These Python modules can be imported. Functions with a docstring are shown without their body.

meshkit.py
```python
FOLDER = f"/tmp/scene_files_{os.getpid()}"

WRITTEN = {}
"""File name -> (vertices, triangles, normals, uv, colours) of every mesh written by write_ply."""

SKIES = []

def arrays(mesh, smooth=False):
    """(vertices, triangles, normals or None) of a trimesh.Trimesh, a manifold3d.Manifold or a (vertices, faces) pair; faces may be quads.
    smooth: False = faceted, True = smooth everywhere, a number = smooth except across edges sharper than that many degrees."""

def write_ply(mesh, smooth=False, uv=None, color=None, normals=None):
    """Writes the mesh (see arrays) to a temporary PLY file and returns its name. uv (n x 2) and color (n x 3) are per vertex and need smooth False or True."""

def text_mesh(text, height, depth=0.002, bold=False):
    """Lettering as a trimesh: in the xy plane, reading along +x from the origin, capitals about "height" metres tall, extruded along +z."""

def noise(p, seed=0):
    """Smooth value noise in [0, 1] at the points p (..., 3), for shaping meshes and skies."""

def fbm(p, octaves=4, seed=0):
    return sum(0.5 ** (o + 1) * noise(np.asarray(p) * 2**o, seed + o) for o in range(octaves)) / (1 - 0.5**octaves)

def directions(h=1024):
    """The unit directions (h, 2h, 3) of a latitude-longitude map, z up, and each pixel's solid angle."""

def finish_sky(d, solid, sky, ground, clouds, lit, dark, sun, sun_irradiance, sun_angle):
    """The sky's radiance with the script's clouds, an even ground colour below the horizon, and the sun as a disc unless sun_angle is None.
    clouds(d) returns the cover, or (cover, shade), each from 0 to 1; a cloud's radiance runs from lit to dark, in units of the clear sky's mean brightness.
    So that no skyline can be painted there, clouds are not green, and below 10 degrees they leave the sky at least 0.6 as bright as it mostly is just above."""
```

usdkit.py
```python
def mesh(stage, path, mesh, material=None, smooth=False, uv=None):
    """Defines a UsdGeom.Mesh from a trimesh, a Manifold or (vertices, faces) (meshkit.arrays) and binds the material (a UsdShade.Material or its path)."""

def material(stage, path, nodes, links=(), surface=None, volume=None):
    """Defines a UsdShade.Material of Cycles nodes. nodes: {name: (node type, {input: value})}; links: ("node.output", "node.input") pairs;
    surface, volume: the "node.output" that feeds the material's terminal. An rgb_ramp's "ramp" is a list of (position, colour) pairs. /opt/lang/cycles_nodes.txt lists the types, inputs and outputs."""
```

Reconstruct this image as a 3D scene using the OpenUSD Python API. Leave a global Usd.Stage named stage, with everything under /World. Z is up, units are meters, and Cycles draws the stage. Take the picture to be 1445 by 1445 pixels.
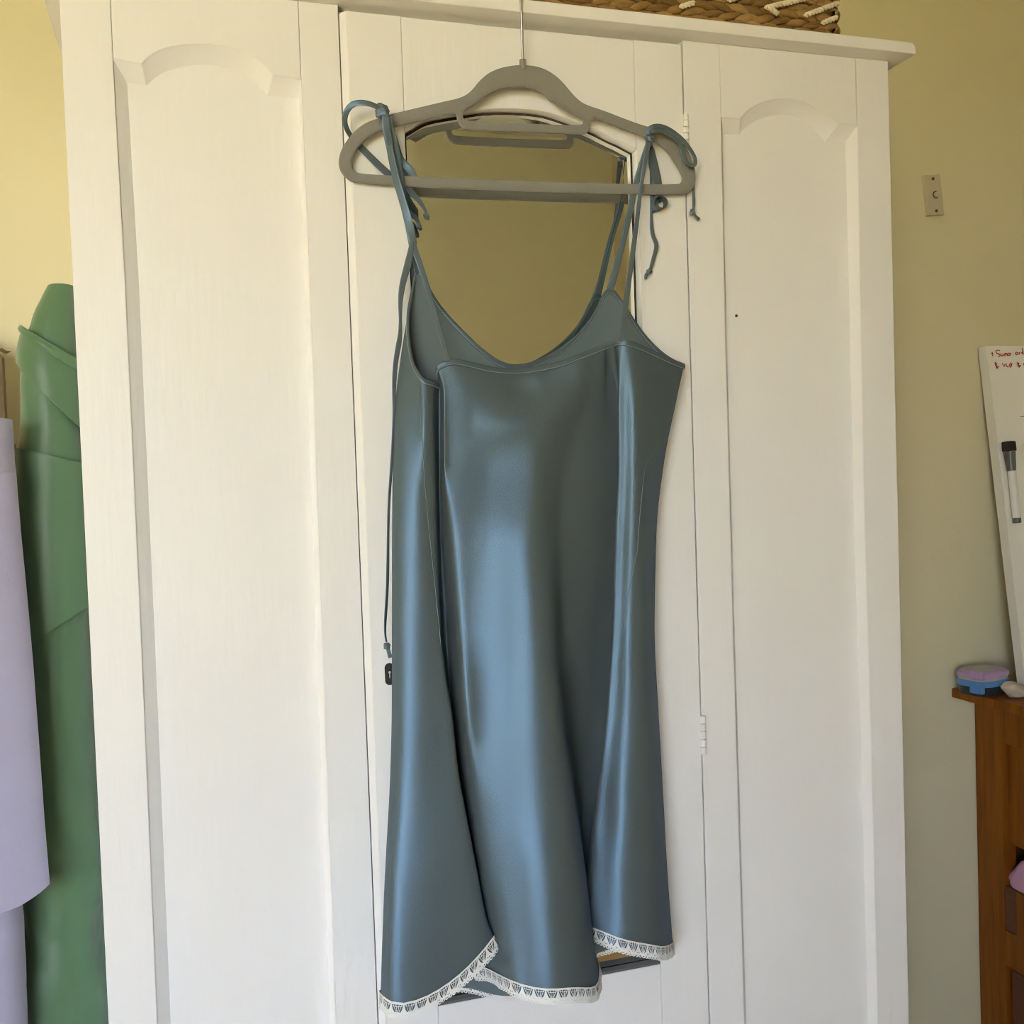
import math, random, numpy as np, trimesh, usdkit, meshkit
from pxr import Usd, UsdGeom, UsdLux, UsdShade, Gf, Sdf
from scipy.interpolate import CubicSpline, PchipInterpolator
from shapely.geometry import Polygon, LineString, Point, box as sbox
from shapely.ops import unary_union
from manifold3d import Manifold, CrossSection

# ------------------------------------------------------------------ stage, camera, light
random.seed(7); rng = np.random.default_rng(7)
stage = Usd.Stage.CreateInMemory()
UsdGeom.SetStageUpAxis(stage, 'Z'); UsdGeom.SetStageMetersPerUnit(stage, 1.0)
UsdGeom.Xform.Define(stage, '/World'); UsdGeom.Scope.Define(stage, '/World/Looks')

EXPOSURE = 1.46
EYE = np.array([0.116828, -1.197874, 1.294263])
RIGHT = np.array([0.95482912, -0.29517409, -0.03425788])
UP = np.array([0.04251941, 0.02161397, 0.99886182])
FWD = np.array([0.29409768, 0.95519898, -0.03318828])
cam = UsdGeom.Camera.Define(stage, '/World/camera')
m = Gf.Matrix4d(*RIGHT, 0, *UP, 0, *(-FWD), 0, *EYE, 1)
cam.AddTransformOp().Set(m)
cam.CreateFocalLengthAttr(26.0); cam.CreateHorizontalApertureAttr(26.0); cam.CreateVerticalApertureAttr(26.0)
cam.CreateClippingRangeAttr(Gf.Vec2f(0.02, 200)); cam.CreateExposureAttr(EXPOSURE)

# daylight: a sky above and a sunlit garden below the horizon, coming in through the window
SKY = 6.0
usdkit.material(stage, '/World/Looks/sky_look', {
    'tc': ('texture_coordinate', {}), 'sep': ('separate_xyz', {}),
    'mr': ('map_range', {'from_min': -1.0, 'from_max': 1.0, 'to_min': 0.0, 'to_max': 1.0}),
    'rp': ('rgb_ramp', {'ramp': [(0.0, (0.46, 0.39, 0.19)), (0.35, (0.72, 0.62, 0.31)), (0.48, (0.80, 0.71, 0.39)), (0.505, (0.84, 0.88, 0.90)), (0.60, (0.62, 0.77, 1.00)), (0.75, (0.46, 0.63, 0.94)), (1.0, (0.30, 0.46, 0.86))]}),
    'bg': ('background_shader', {'strength': SKY})},
    [('tc.generated', 'sep.vector'), ('sep.z', 'mr.value'), ('mr.result', 'rp.fac'), ('rp.color', 'bg.color')], surface='bg.background')
dome = UsdLux.DomeLight.Define(stage, '/World/sky')
dome.CreateIntensityAttr(1.0)
UsdShade.MaterialBindingAPI.Apply(dome.GetPrim()).Bind(UsdShade.Material.Get(stage, '/World/Looks/sky_look'))

# ------------------------------------------------------------------ helpers
def at(px, py, Y=0.0):                      # the point seen at a pixel of the photograph, on the upright plane y = Y
    d = FWD * 1445.0 + RIGHT * (px - 722.5) + UP * (722.5 - py)
    return EYE + d * ((Y - EYE[1]) / d[1])
def atx(px, py, X):
    d = FWD * 1445.0 + RIGHT * (px - 722.5) + UP * (722.5 - py)
    return EYE + d * ((X - EYE[0]) / d[0])
def atz(px, py, Z):
    d = FWD * 1445.0 + RIGHT * (px - 722.5) + UP * (722.5 - py)
    return EYE + d * ((Z - EYE[2]) / d[2])
used = {}
def numbered(path):
    n = used.get(path, -1) + 1; used[path] = n
    return path if n == 0 else f'{path}_{n:03d}'
def pth(p):
    return '/World' if p is None else str(p.GetPath())
def tag(prim, label=None, cat=None, group=None, kind=None):
    for k, v in (('label', label), ('category', cat), ('group', group), ('kind', kind)):
        if v: prim.SetCustomDataByKey(k, v)
    return prim
def thing(name, label, cat, loc=(0, 0, 0), group=None):
    x = UsdGeom.Xform.Define(stage, numbered('/World/' + name))
    if tuple(loc) != (0, 0, 0): x.AddTranslateOp().Set(Gf.Vec3d(*map(float, loc)))
    return tag(x.GetPrim(), label, cat, group)
def obj(name, mesh, mat, parent=None, smooth=35, label=None, kind=None, off=None):
    if off is None and parent is not None:
        off = origin(parent)
    if hasattr(mesh, 'to_mesh'):
        q = mesh.to_mesh(); mesh = trimesh.Trimesh(q.vert_properties[:, :3], q.tri_verts, process=False)
    if off is not None and np.any(off):
        if isinstance(mesh, tuple): mesh = (np.asarray(mesh[0]) - off, mesh[1])
        else: mesh = mesh.copy(); mesh.apply_translation(-np.asarray(off))
    p = usdkit.mesh(stage, numbered(pth(parent) + '/' + name), mesh, M[mat], smooth=smooth).GetPrim()
    return tag(p, label, None, None, kind)
def origin(prim):
    o = np.zeros(3)
    while prim and str(prim.GetPath()) not in ('/', '/World'):
        x = UsdGeom.Xformable(prim)
        if x:
            o = o + np.array(x.GetLocalTransformation().ExtractTranslation())
        prim = prim.GetParent()
    return o
def cat(parts): return trimesh.util.concatenate([p for p in parts])
def bx(a, b):
    a = np.minimum(a, b), np.maximum(a, b); lo, hi = a
    t = trimesh.creation.box(hi - lo); t.apply_translation((lo + hi) / 2); return t
def rbox(a, b, r=0.002):                     # a box with rounded edges
    a, b = np.minimum(a, b), np.maximum(a, b)
    r = min(r, (b - a).min() * 0.45)
    s = trimesh.creation.icosphere(1, r)
    pts = np.vstack([s.vertices + np.array(c) for c in np.array(np.meshgrid(*[(a[i] + r, b[i] - r) for i in range(3)])).reshape(3, -1).T])
    h = trimesh.convex.convex_hull(pts); return h
def tube(pts, r, n=8, closed_ends=True):
    pts = np.asarray(pts, float); r = np.broadcast_to(np.asarray(r, float), (len(pts),))
    t = np.gradient(pts, axis=0); t /= np.linalg.norm(t, axis=1, keepdims=True) + 1e-12
    nrm = np.cross(t[0], [0, 0, 1]);
    if np.linalg.norm(nrm) < 1e-3: nrm = np.cross(t[0], [0, 1, 0])
    V = []
    for i in range(len(pts)):
        nrm = nrm - t[i] * nrm.dot(t[i]); nrm /= np.linalg.norm(nrm)
        bn = np.cross(t[i], nrm)
        for k in range(n):
            a = 2 * math.pi * k / n
            V.append(pts[i] + r[i] * (math.cos(a) * nrm + math.sin(a) * bn))
    F = []
    for i in range(len(pts) - 1):
        for k in range(n):
            a, b = i * n + k, i * n + (k + 1) % n
            F += [[a, b, b + n], [a, b + n, a + n]]
    V += [pts[0], pts[-1]]; c0, c1 = len(V) - 2, len(V) - 1
    for k in range(n):
        F.append([c0, (k + 1) % n, k]); F.append([c1, (len(pts) - 1) * n + k, (len(pts) - 1) * n + (k + 1) % n])
    T = trimesh.Trimesh(np.array(V), np.array(F), process=False); trimesh.repair.fix_normals(T) if len(F) < 20000 else None
    return T
def spline(pts, n):
    pts = np.asarray(pts, float); d = np.r_[0, np.cumsum(np.linalg.norm(np.diff(pts, axis=0), axis=1) ** 0.5)]
    return CubicSpline(d, pts)(np.linspace(0, d[-1], n))
def polyXZ(poly, y0, y1):                    # extrudes a polygon of the xz plane from y0 to y1
    if hasattr(poly, 'geoms'): return cat([polyXZ(g, y0, y1) for g in poly.geoms])
    t = trimesh.creation.extrude_polygon(poly, abs(y1 - y0), engine='earcut')
    v = t.vertices.copy(); t.vertices = np.c_[v[:, 0], max(y0, y1) - v[:, 2], v[:, 1]]
    trimesh.repair.fix_normals(t); return t
def strip(A, B):                             # a band between two polylines with equally many points
    A, B = np.asarray(A), np.asarray(B); n = len(A)
    F = [[i, i + 1, n + i + 1] for i in range(n - 1)] + [[i, n + i + 1, n + i] for i in range(n - 1)]
    return trimesh.Trimesh(np.vstack([A, B]), F, process=False)
def xz(pts, Y=0.0): return [(p[0], p[2]) for p in (at(a, b, Y) for a, b in pts)]

# ------------------------------------------------------------------ materials
M = {}
def mat(name, base, rough=0.5, noise=None, bump=None, metallic=0.0, bevel=0.0, stretch=(1, 1, 1), **kw):
    """noise: (scale, amount, colour) mixes a second colour in; bump: (scale, distance, stretch)"""
    N = {'p': ('principled_bsdf', {'base_color': base, 'roughness': rough, 'metallic': metallic, **kw})}; L = []
    if noise or bump: N['g'] = ('texture_coordinate', {})
    if noise:
        N['m1'] = ('mapping', {'scale': stretch}); N['n1'] = ('noise_texture', {'scale': noise[0], 'detail': 4.0, 'roughness': 0.6})
        N['r1'] = ('map_range', {'from_min': 0.35, 'from_max': 0.65, 'to_min': 0.0, 'to_max': noise[1], 'clamp': True})
        N['x1'] = ('mix_color', {'a': base, 'b': noise[2]})
        L += [('g.object', 'm1.vector'), ('m1.vector', 'n1.vector'), ('n1.fac', 'r1.value'), ('r1.result', 'x1.fac'), ('x1.result', 'p.base_color')]
    if bevel:
        N['bv'] = ('bevel', {'samples': 4, 'radius': bevel})
    if bump:
        N['m2'] = ('mapping', {'scale': bump[2] if len(bump) > 2 else (1, 1, 1)}); N['n2'] = ('noise_texture', {'scale': bump[0], 'detail': 5.0, 'roughness': 0.6})
        N['b2'] = ('bump', {'strength': 1.0, 'distance': bump[1]})
        L += [('g.object', 'm2.vector'), ('m2.vector', 'n2.vector'), ('n2.fac', 'b2.height'), ('b2.normal', 'p.normal')]
        if bevel: L.append(('bv.bevel', 'b2.normal'))
    elif bevel: L.append(('bv.bevel', 'p.normal'))
    M[name] = usdkit.material(stage, '/World/Looks/' + name, N, L, surface='p.BSDF'); return M[name]

mat('white_paint', (0.80, 0.775, 0.745), 0.42, noise=(3, 0.5, (0.775, 0.75, 0.72)), bump=(60, 0.0006, (1.0, 1.0, 0.12)), bevel=0.0022)
mat('white_hardware', (0.80, 0.77, 0.72), 0.35)
mat('wall_paint', (0.665, 0.60, 0.395), 0.7, noise=(1.5, 0.6, (0.65, 0.585, 0.385)), bump=(35, 0.0007))
mat('wall_paint_brightened', (0.90, 0.875, 0.66), 0.7, noise=(1.5, 0.6, (0.88, 0.855, 0.64)), bump=(35, 0.0007))  # cream wall paint lightened in place of light, to brighten the mirrored wall
mat('ceiling_paint', (0.86, 0.85, 0.80), 0.8)
mat('floor_wood', (0.60, 0.40, 0.22), 0.4, noise=(6, 0.8, (0.48, 0.30, 0.15)), stretch=(1, 8, 1))
mat('dark_gap', (0.05, 0.03, 0.025), 0.8)
mat('ledge_shade', (0.10, 0.098, 0.09), 0.6)  # shade tone for the ledge at the foot of the mirror
mat('black_metal', (0.02, 0.018, 0.017), 0.35)
mat('steel', (0.62, 0.60, 0.57), 0.22, metallic=1.0)
mat('velvet_grey', (0.235, 0.222, 0.195), 0.85, noise=(400, 0.4, (0.20, 0.19, 0.168)), bump=(900, 0.0004), sheen_weight=0.25, sheen_roughness=0.5)
mat('lace_cotton', (0.74, 0.73, 0.70), 0.75)
mat('straw', (0.34, 0.19, 0.055), 0.6, noise=(70, 0.8, (0.24, 0.135, 0.045)), bump=(120, 0.0016, (1, 1, 6)), stretch=(1, 1, 4))
mat('straw_light', (0.42, 0.26, 0.09), 0.6, noise=(70, 0.8, (0.30, 0.175, 0.06)), bump=(120, 0.0016, (1, 1, 6)), stretch=(1, 1, 4))
mat('straw_dark', (0.22, 0.115, 0.03), 0.65, noise=(70, 0.8, (0.18, 0.10, 0.03)), bump=(120, 0.0016, (1, 1, 6)), stretch=(1, 1, 4))
mat('basket_core', (0.10, 0.055, 0.02), 0.8)
mat('rope_cream', (0.72, 0.62, 0.45), 0.7)
mat('green_cloth', (0.074, 0.148, 0.069), 0.45, noise=(9, 0.4, (0.066, 0.134, 0.063)), bump=(30, 0.0008), sheen_weight=0.25)
mat('lilac_cloth', (0.43, 0.405, 0.55), 0.6, noise=(10, 0.4, (0.40, 0.37, 0.50)), bump=(300, 0.0003), sheen_weight=0.2)
mat('brown_board', (0.11, 0.065, 0.018), 0.6)
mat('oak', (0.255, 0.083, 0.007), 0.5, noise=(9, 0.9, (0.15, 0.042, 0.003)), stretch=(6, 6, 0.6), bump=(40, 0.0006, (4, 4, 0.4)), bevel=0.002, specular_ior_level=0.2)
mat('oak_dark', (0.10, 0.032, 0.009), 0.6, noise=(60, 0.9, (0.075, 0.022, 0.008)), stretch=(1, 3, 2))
mat('board_white', (0.80, 0.77, 0.70), 0.4)
mat('board_edge', (0.70, 0.665, 0.58), 0.5)
mat('red_ink', (0.42, 0.02, 0.03), 0.5)
mat('black_ink', (0.05, 0.045, 0.04), 0.5)
mat('felt_black', (0.022, 0.012, 0.012), 0.9)
mat('cap_grey', (0.10, 0.10, 0.088), 0.35)
mat('barrel_white', (0.72, 0.70, 0.66), 0.3)
mat('plate_beige', (0.50, 0.43, 0.31), 0.4, bevel=0.001)
mat('screw_dark', (0.12, 0.085, 0.045), 0.4, metallic=0.6)
mat('tub_lilac', (0.42, 0.27, 0.45), 0.25)
mat('tub_blue', (0.10, 0.24, 0.50), 0.22)
mat('tub_clear', (0.38, 0.36, 0.33), 0.2)
mat('tub_dark', (0.018, 0.022, 0.024), 0.15)
mat('stone', (0.60, 0.52, 0.42), 0.8, noise=(60, 0.8, (0.48, 0.40, 0.31)), bump=(90, 0.002))
mat('pink_cloth', (0.58, 0.30, 0.42), 0.7)
mat('rug', (0.03, 0.03, 0.035), 0.9)

# satin: a soft sheen on the right side of the cloth, dull on the wrong side
def satin(name, base, shine, inside):
    M[name] = usdkit.material(stage, '/World/Looks/' + name, {
        'g': ('texture_coordinate', {}), 'ge': ('geometry', {}), 'n': ('noise_texture', {'scale': 900.0, 'detail': 2.0}), 'b': ('bump', {'strength': 1.0, 'distance': 0.00022}),
        'n3': ('noise_texture', {'scale': 14.0, 'detail': 2.0}), 'b3': ('bump', {'strength': 1.0, 'distance': 0.0010}),
        'd': ('principled_bsdf', {'base_color': base, 'roughness': 0.6, 'specular_ior_level': 0.2}), 'gl': ('glossy_bsdf', {'color': shine, 'roughness': 0.41, 'distribution': 'multi_ggx'}),
        'i': ('principled_bsdf', {'base_color': inside, 'roughness': 0.6, 'specular_ior_level': 0.3}),
        'mx': ('mix_closure', {'fac': 0.6}), 'side': ('mix_closure', {})},
        [('g.object', 'n.vector'), ('g.object', 'n3.vector'), ('n3.fac', 'b3.height'), ('b3.normal', 'b.normal'), ('n.fac', 'b.height'), ('b.normal', 'd.normal'), ('b.normal', 'gl.normal'), ('d.BSDF', 'mx.closure1'), ('gl.BSDF', 'mx.closure2'),
         ('ge.backfacing', 'side.fac'), ('mx.closure', 'side.closure1'), ('i.BSDF', 'side.closure2')], surface='side.closure')
satin('satin_blue', (0.120, 0.138, 0.130), (0.080, 0.136, 0.200), (0.115, 0.152, 0.160))
satin('satin_ribbon', (0.185, 0.210, 0.205), (0.086, 0.146, 0.222), (0.115, 0.152, 0.160))
satin('satin_inside', (0.115, 0.135, 0.132), (0.15, 0.22, 0.27), (0.115, 0.145, 0.148))
mat('stitch', (0.50, 0.56, 0.56), 0.6)
M['mirror_glass'] = usdkit.material(stage, '/World/Looks/mirror_glass', {'g': ('glossy_bsdf', {'color': (0.95, 0.97, 0.92), 'roughness': 0.0})}, [], surface='g.BSDF')
M['window_glass'] = usdkit.material(stage, '/World/Looks/window_glass', {'f': ('fresnel', {'IOR': 1.45}), 't': ('transparent_bsdf', {}), 'g': ('glossy_bsdf', {'roughness': 0.0}), 'x': ('mix_closure', {})},
    [('f.fac', 'x.fac'), ('t.BSDF', 'x.closure1'), ('g.BSDF', 'x.closure2')], surface='x.closure')

# ------------------------------------------------------------------ the room
XL, XR, YB, YF, ZC, T = -3.05, 2.10, -3.40, 0.475, 2.90, 0.12
WX0, WX1, WZ0, WZ1 = -2.65, -0.55, 0.62, 2.20
def struct(name, mesh, m_):
    return tag(obj(name, mesh, m_), kind='structure')
def lab(p, l, c): return tag(p, l, c)
lab(struct('wall_back', bx((XL - T, YF, -0.1), (XR + T, YF + T, ZC)), 'wall_paint'), 'cream painted wall behind the white wardrobe', 'wall')
wf = cat([bx((XL - T, YB - T, -0.1), (WX0, YB, ZC)), bx((WX1, YB - T, -0.1), (XR + T, YB, ZC)), bx((WX0, YB - T, -0.1), (WX1, YB, WZ0)), bx((WX0, YB - T, WZ1), (WX1, YB, ZC))])
lab(struct('wall_front', wf, 'wall_paint_brightened'), 'cream wall with the daylight window, seen only in the wardrobe mirror', 'wall')
lab(struct('wall_right', bx((XR, YB, -0.1), (XR + T, YF, ZC)), 'wall_paint'), 'cream side wall behind the orange wooden chest', 'wall')
lab(struct('wall_left', bx((XL - T, YB, -0.1), (XL, YF, ZC)), 'wall_paint'), 'cream side wall to the left of the fabric bolts', 'wall')
lab(struct('floor', bx((XL, YB, -0.1), (XR, YF, 0)), 'floor_wood'), 'brown wooden floor of the bedroom', 'floor')
lab(struct('ceiling', bx((XL - T, YB - T, ZC), (XR + T, YF + T, ZC + 0.1)), 'ceiling_paint'), 'plain white ceiling above the wardrobe', 'ceiling')
win = thing('window_1', 'white framed window in the cream wall giving the daylight', 'window', ((WX0 + WX1) / 2, YB - 0.06, WZ0)); tag(win, kind='structure')
for a, b in (((WX0, YB - .09, WZ0), (WX0 + .05, YB - .03, WZ1)), ((WX1 - .05, YB - .09, WZ0), (WX1, YB - .03, WZ1)), ((WX0 + .05, YB - .09, WZ0), (WX1 - .05, YB - .03, WZ0 + .05)), ((WX0 + .05, YB - .09, WZ1 - .05), (WX1 - .05, YB - .03, WZ1))):
    obj('window_frame', bx(a, b), 'white_hardware', win)
obj('pane', bx((WX0 + .05, YB - .062, WZ0 + .05), (WX1 - .05, YB - .058, WZ1 - .05)), 'window_glass', win)

# ------------------------------------------------------------------ wardrobe
X0, XW = 0.0, 1.1 * 0.95
XD0, XD1 = 0.313 * 0.95, 0.772 * 0.95
ZT = at(1254.7, 86.5, 0)[2]                  # where the fronts meet the cornice
ZD = 1.8506 * 0.95 + 0.08                    # top edge of the door
DP = 0.0145                                   # depth of the sunk panels
w = thing('wardrobe', 'white painted wooden three-section wardrobe with arched panels and a mirror door', 'wardrobe', (XW / 2, 0.225, 0))
TH = 0.021
# carcass
obj('side_panel', bx((0.0005, TH, 0.0), (0.018, 0.45, ZT)), 'white_paint', w)
obj('side_panel', bx((XW - 0.018, TH, 0.0), (XW - 0.0005, 0.45, ZT)), 'white_paint', w)
obj('back_panel', bx((0.018, 0.442, 0.05), (XW - 0.018, 0.45, ZT)), 'white_paint', w)
obj('top_board', bx((0.018, TH + .02, ZT - 0.02), (XW - 0.018, 0.442, ZT - 0.001)), 'white_paint', w)
obj('shelf', bx((0.018, TH + .02, 0.08), (XW - 0.018, 0.442, 0.10)), 'white_paint', w)
obj('plinth', bx((XD0 + .0005, 0.012, 0.0), (XD1 - .0005, 0.03, 0.118)), 'white_paint', w)
# cornice board: overhangs the front and both ends
c_end = at(1292, 76, -0.03)
yo = -0.03
for Yt in np.linspace(-0.005, -0.07, 60):
    if at(1292, 75.7, Yt)[2] <= ZT: break
    yo = Yt
XC1 = at(1292, 76, yo)[0]; ZC1 = at(1291, 60, yo)[2]; oh = XC1 - XW
r_ = 0.009
prof = Polygon([(-oh, ZT), (XC1, ZT), (XC1, ZC1 - r_)] + [(XC1 - r_ + r_ * math.sin(a), ZC1 - r_ + r_ * math.cos(a)) for a in np.linspace(math.pi / 2, 0, 7)] + [(-oh + r_, ZC1), (-oh, ZC1 - r_)])
obj('cornice', polyXZ(prof, yo, 0.45), 'white_paint', w)
obj('cornice_rail', bx((XD0 - .02, 0.016, ZD - 0.03), (XD1 + .02, 0.036, ZT - 0.0005)), 'white_paint', w)

def panel_section(outer_top, inner_top, left, left_in, right, right_in, xa, xb):
    """one fixed front: two stiles, an arched top rail, the chamfers round the opening and the sunk panel"""
    zb = 0.30                                                     # bottom rail, below the picture
    def down(pts, Y):                                              # carries a traced vertical edge on to the bottom rail
        P = np.array([at(a, b, Y) for a, b in pts]); k = np.polyfit(P[:, 2], P[:, 0], 1)
        return P, np.array([np.polyval(k, zb), Y, zb])
    Lo, lo_b = down(left, 0); Ro, ro_b = down(right, 0); Li, li_b = down(left_in, DP); Ri, ri_b = down(right_in, DP)
    To = np.array([at(a, b, 0) for a, b in outer_top]); Ti = np.array([at(a, b, DP) for a, b in inner_top])
    n = 41
    def res(P):
        d = np.r_[0, np.cumsum(np.linalg.norm(np.diff(P, axis=0), axis=1))]
        return P, d
    # straight shoulders keep their corners; the arch between them is a smooth curve
    def arch(P): return np.vstack([P[:1], spline(P[1:-1], n), P[-1:]])
    A, B = arch(To), arch(Ti)
    g = 0.0004
    stl = Polygon([(xa, 0.0), (xa, ZT), (To[0, 0], ZT), (To[0, 0], To[0, 2])] + [(p[0], p[2]) for p in Lo[1:]] + [(lo_b[0], zb), (lo_b[0], 0.0)])
    str_ = Polygon([(xb, 0.0), (xb, ZT), (To[-1, 0], ZT), (To[-1, 0], To[-1, 2])] + [(p[0], p[2]) for p in Ro[1:]] + [(ro_b[0], zb), (ro_b[0], 0.0)])
    rail = Polygon([(To[0, 0], ZT), (To[-1, 0], ZT)] + [(p[0], p[2]) for p in A[::-1]])
    ml = cat([polyXZ(stl.buffer(-g / 2, join_style=2), 0.0, TH), strip(np.vstack([To[:1] * [1, 0, 1] + [0, 0, -.001], Lo[1:], lo_b[None]]), np.vstack([Ti[:1] + [0.0, 0, -.002], Li[1:], li_b[None]]))])
    ml = cat([polyXZ(stl.buffer(-g / 2, join_style=2), 0.0, TH), strip(np.vstack([Lo, lo_b[None]]), np.vstack([Li, li_b[None]]))])
    mr = cat([polyXZ(str_.buffer(-g / 2, join_style=2), 0.0, TH), strip(np.vstack([Ri, ri_b[None]]), np.vstack([Ro, ro_b[None]]))])
    mt = cat([polyXZ(rail.buffer(-g / 2, join_style=2), 0.0003, TH), strip(B, A)])
    obj('stile', ml, 'white_paint', w, smooth=25); obj('stile', mr, 'white_paint', w, smooth=25); obj('top_rail', mt, 'white_paint', w, smooth=11)
    obj('bottom_rail', cat([bx((lo_b[0], 0.0003, 0.0), (ro_b[0], TH, zb)), strip(np.array([lo_b, ro_b]), np.array([li_b + [0, 0, .012], ri_b + [0, 0, .012]]))]), 'white_paint', w)
    return obj('sunk_panel', bx((min(To[0, 0], lo_b[0]) - .01, DP, zb - .02), (max(To[-1, 0], ro_b[0]) + .01, DP + .005, max(To[:, 2]) + .01)), 'white_paint', w)

panel_section([(159.5, 83), (200, 90.6), (221.5, 73), (249, 64.7), (287, 62.5), (322, 66.4), (349.5, 76), (384.8, 105.5), (425, 112.5)],
              [(162, 113.5), (206.6, 120.4), (220, 109), (240, 99), (287, 91), (332, 100), (357, 114), (377.2, 135), (423.5, 139)],
              [(160, 84), (177, 400), (199.6, 900), (222.4, 1445)], [(179.5, 118), (196, 400), (218.5, 900), (241, 1445)],
              [(425, 112.5), (437, 400), (454.5, 900), (474, 1445)], [(421.5, 139), (430, 400), (446.5, 900), (466, 1445)], X0, XD0 - 0.0004)
rp = panel_section([(1017.7, 166), (1045.5, 167.3), (1063, 151), (1085, 142), (1109, 139.8), (1135, 145), (1160, 159), (1184, 174.5), (1209.7, 178)],
              [(1020, 189), (1043, 189.6), (1060, 174.5), (1083, 164.5), (1108, 162), (1130, 168), (1147, 181), (1164, 200.5), (1196, 199.5)],
              [(1017.7, 166), (1024.5, 500), (1035, 900), (1051, 1445)], [(1019, 186), (1026, 500), (1037, 900), (1053, 1445)],
              [(1209.7, 178), (1214, 450), (1220, 750), (1229, 1050), (1238.5, 1445)], [(1193, 199), (1199, 450), (1205.5, 750), (1215, 1050), (1225, 1445)], XD1 + 0.0012, XW)
nh = at(1039, 445.5, DP)
obj('nail_hole', trimesh.creation.cylinder(0.0019, 0.0012, 12, transform=trimesh.transformations.translation_matrix(nh) @ trimesh.transformations.rotation_matrix(math.pi / 2, [1, 0, 0])), 'black_metal', w)

# the door with its arched mirror
DY = -0.0035                                   # the door stands a little proud
zdb = 0.12
mo = [(571.4, 186), (591, 174), (610, 166), (640, 160.5), (667, 156), (697, 153.2), (722, 153), (757.7, 155.6), (778.4, 159.8), (799.2, 166.7), (831.7, 178.4), (854.6, 189.5), (875.3, 199.2), (898.5, 211.5)]
Mo = np.array([at(a, b, DY) for a, b in mo])
mbl, mbr = at(618.2, 1422, DY), at(932.3, 1358.8, DY)
zmb = (mbl[2] + mbr[2]) / 2
Ao = np.vstack([Mo[:1], spline(Mo[1:-1], 31), Mo[-1:]])
opening = Polygon([(p[0], p[2]) for p in Ao] + [(mbr[0], zmb), (mbl[0], zmb)])
cham = 0.0085
sj, ej = Mo[0, 0], Mo[-1, 0]
g = 0.0004
d1 = Polygon([(XD0 + cham, zdb), (XD0 + cham, ZD), (sj, ZD), (sj, Mo[0, 2]), (mbl[0], zmb), (mbl[0], zdb)])
d2 = Polygon([(XD1 - .002, zdb), (XD1 - .002, ZD), (ej, ZD), (ej, Mo[-1, 2]), (mbr[0], zmb), (mbr[0], zdb)])
d3 = Polygon([(sj, ZD - .0006), (ej, ZD - .0006)] + [(p[0], p[2]) for p in Ao[::-1]])
d4 = Polygon([(mbl[0], zdb), (mbl[0], zmb), (mbr[0], zmb), (mbr[0], zdb)])
door = obj('door', cat([polyXZ(d1.buffer(-g / 2, join_style=2), DY, DY + .018),
    strip([(XD0 + cham, DY, zdb), (XD0 + cham, DY, ZD)], [(XD0 + .0007, DY + .0050, zdb), (XD0 + .0007, DY + .0050, ZD - .002)]),
    strip([(XD0 + .0007, DY + .0050, zdb), (XD0 + .0007, DY + .0050, ZD - .002)], [(XD0 + .0007, DY + .018, zdb), (XD0 + .0007, DY + .018, ZD - .002)])]), 'white_paint', w, smooth=25, label='tall mirror door of the wardrobe')
obj('door_stile', polyXZ(d2.buffer(-g / 2, join_style=2), DY, DY + .018), 'white_paint', door)
obj('door_rail', polyXZ(d3.buffer(-g / 2, join_style=2), DY + .0004, DY + .018), 'white_paint', door, smooth=25)
obj('door_rail', polyXZ(d4.buffer(-g / 2, join_style=2), DY + .0004, DY + .018), 'white_paint', door)
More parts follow.
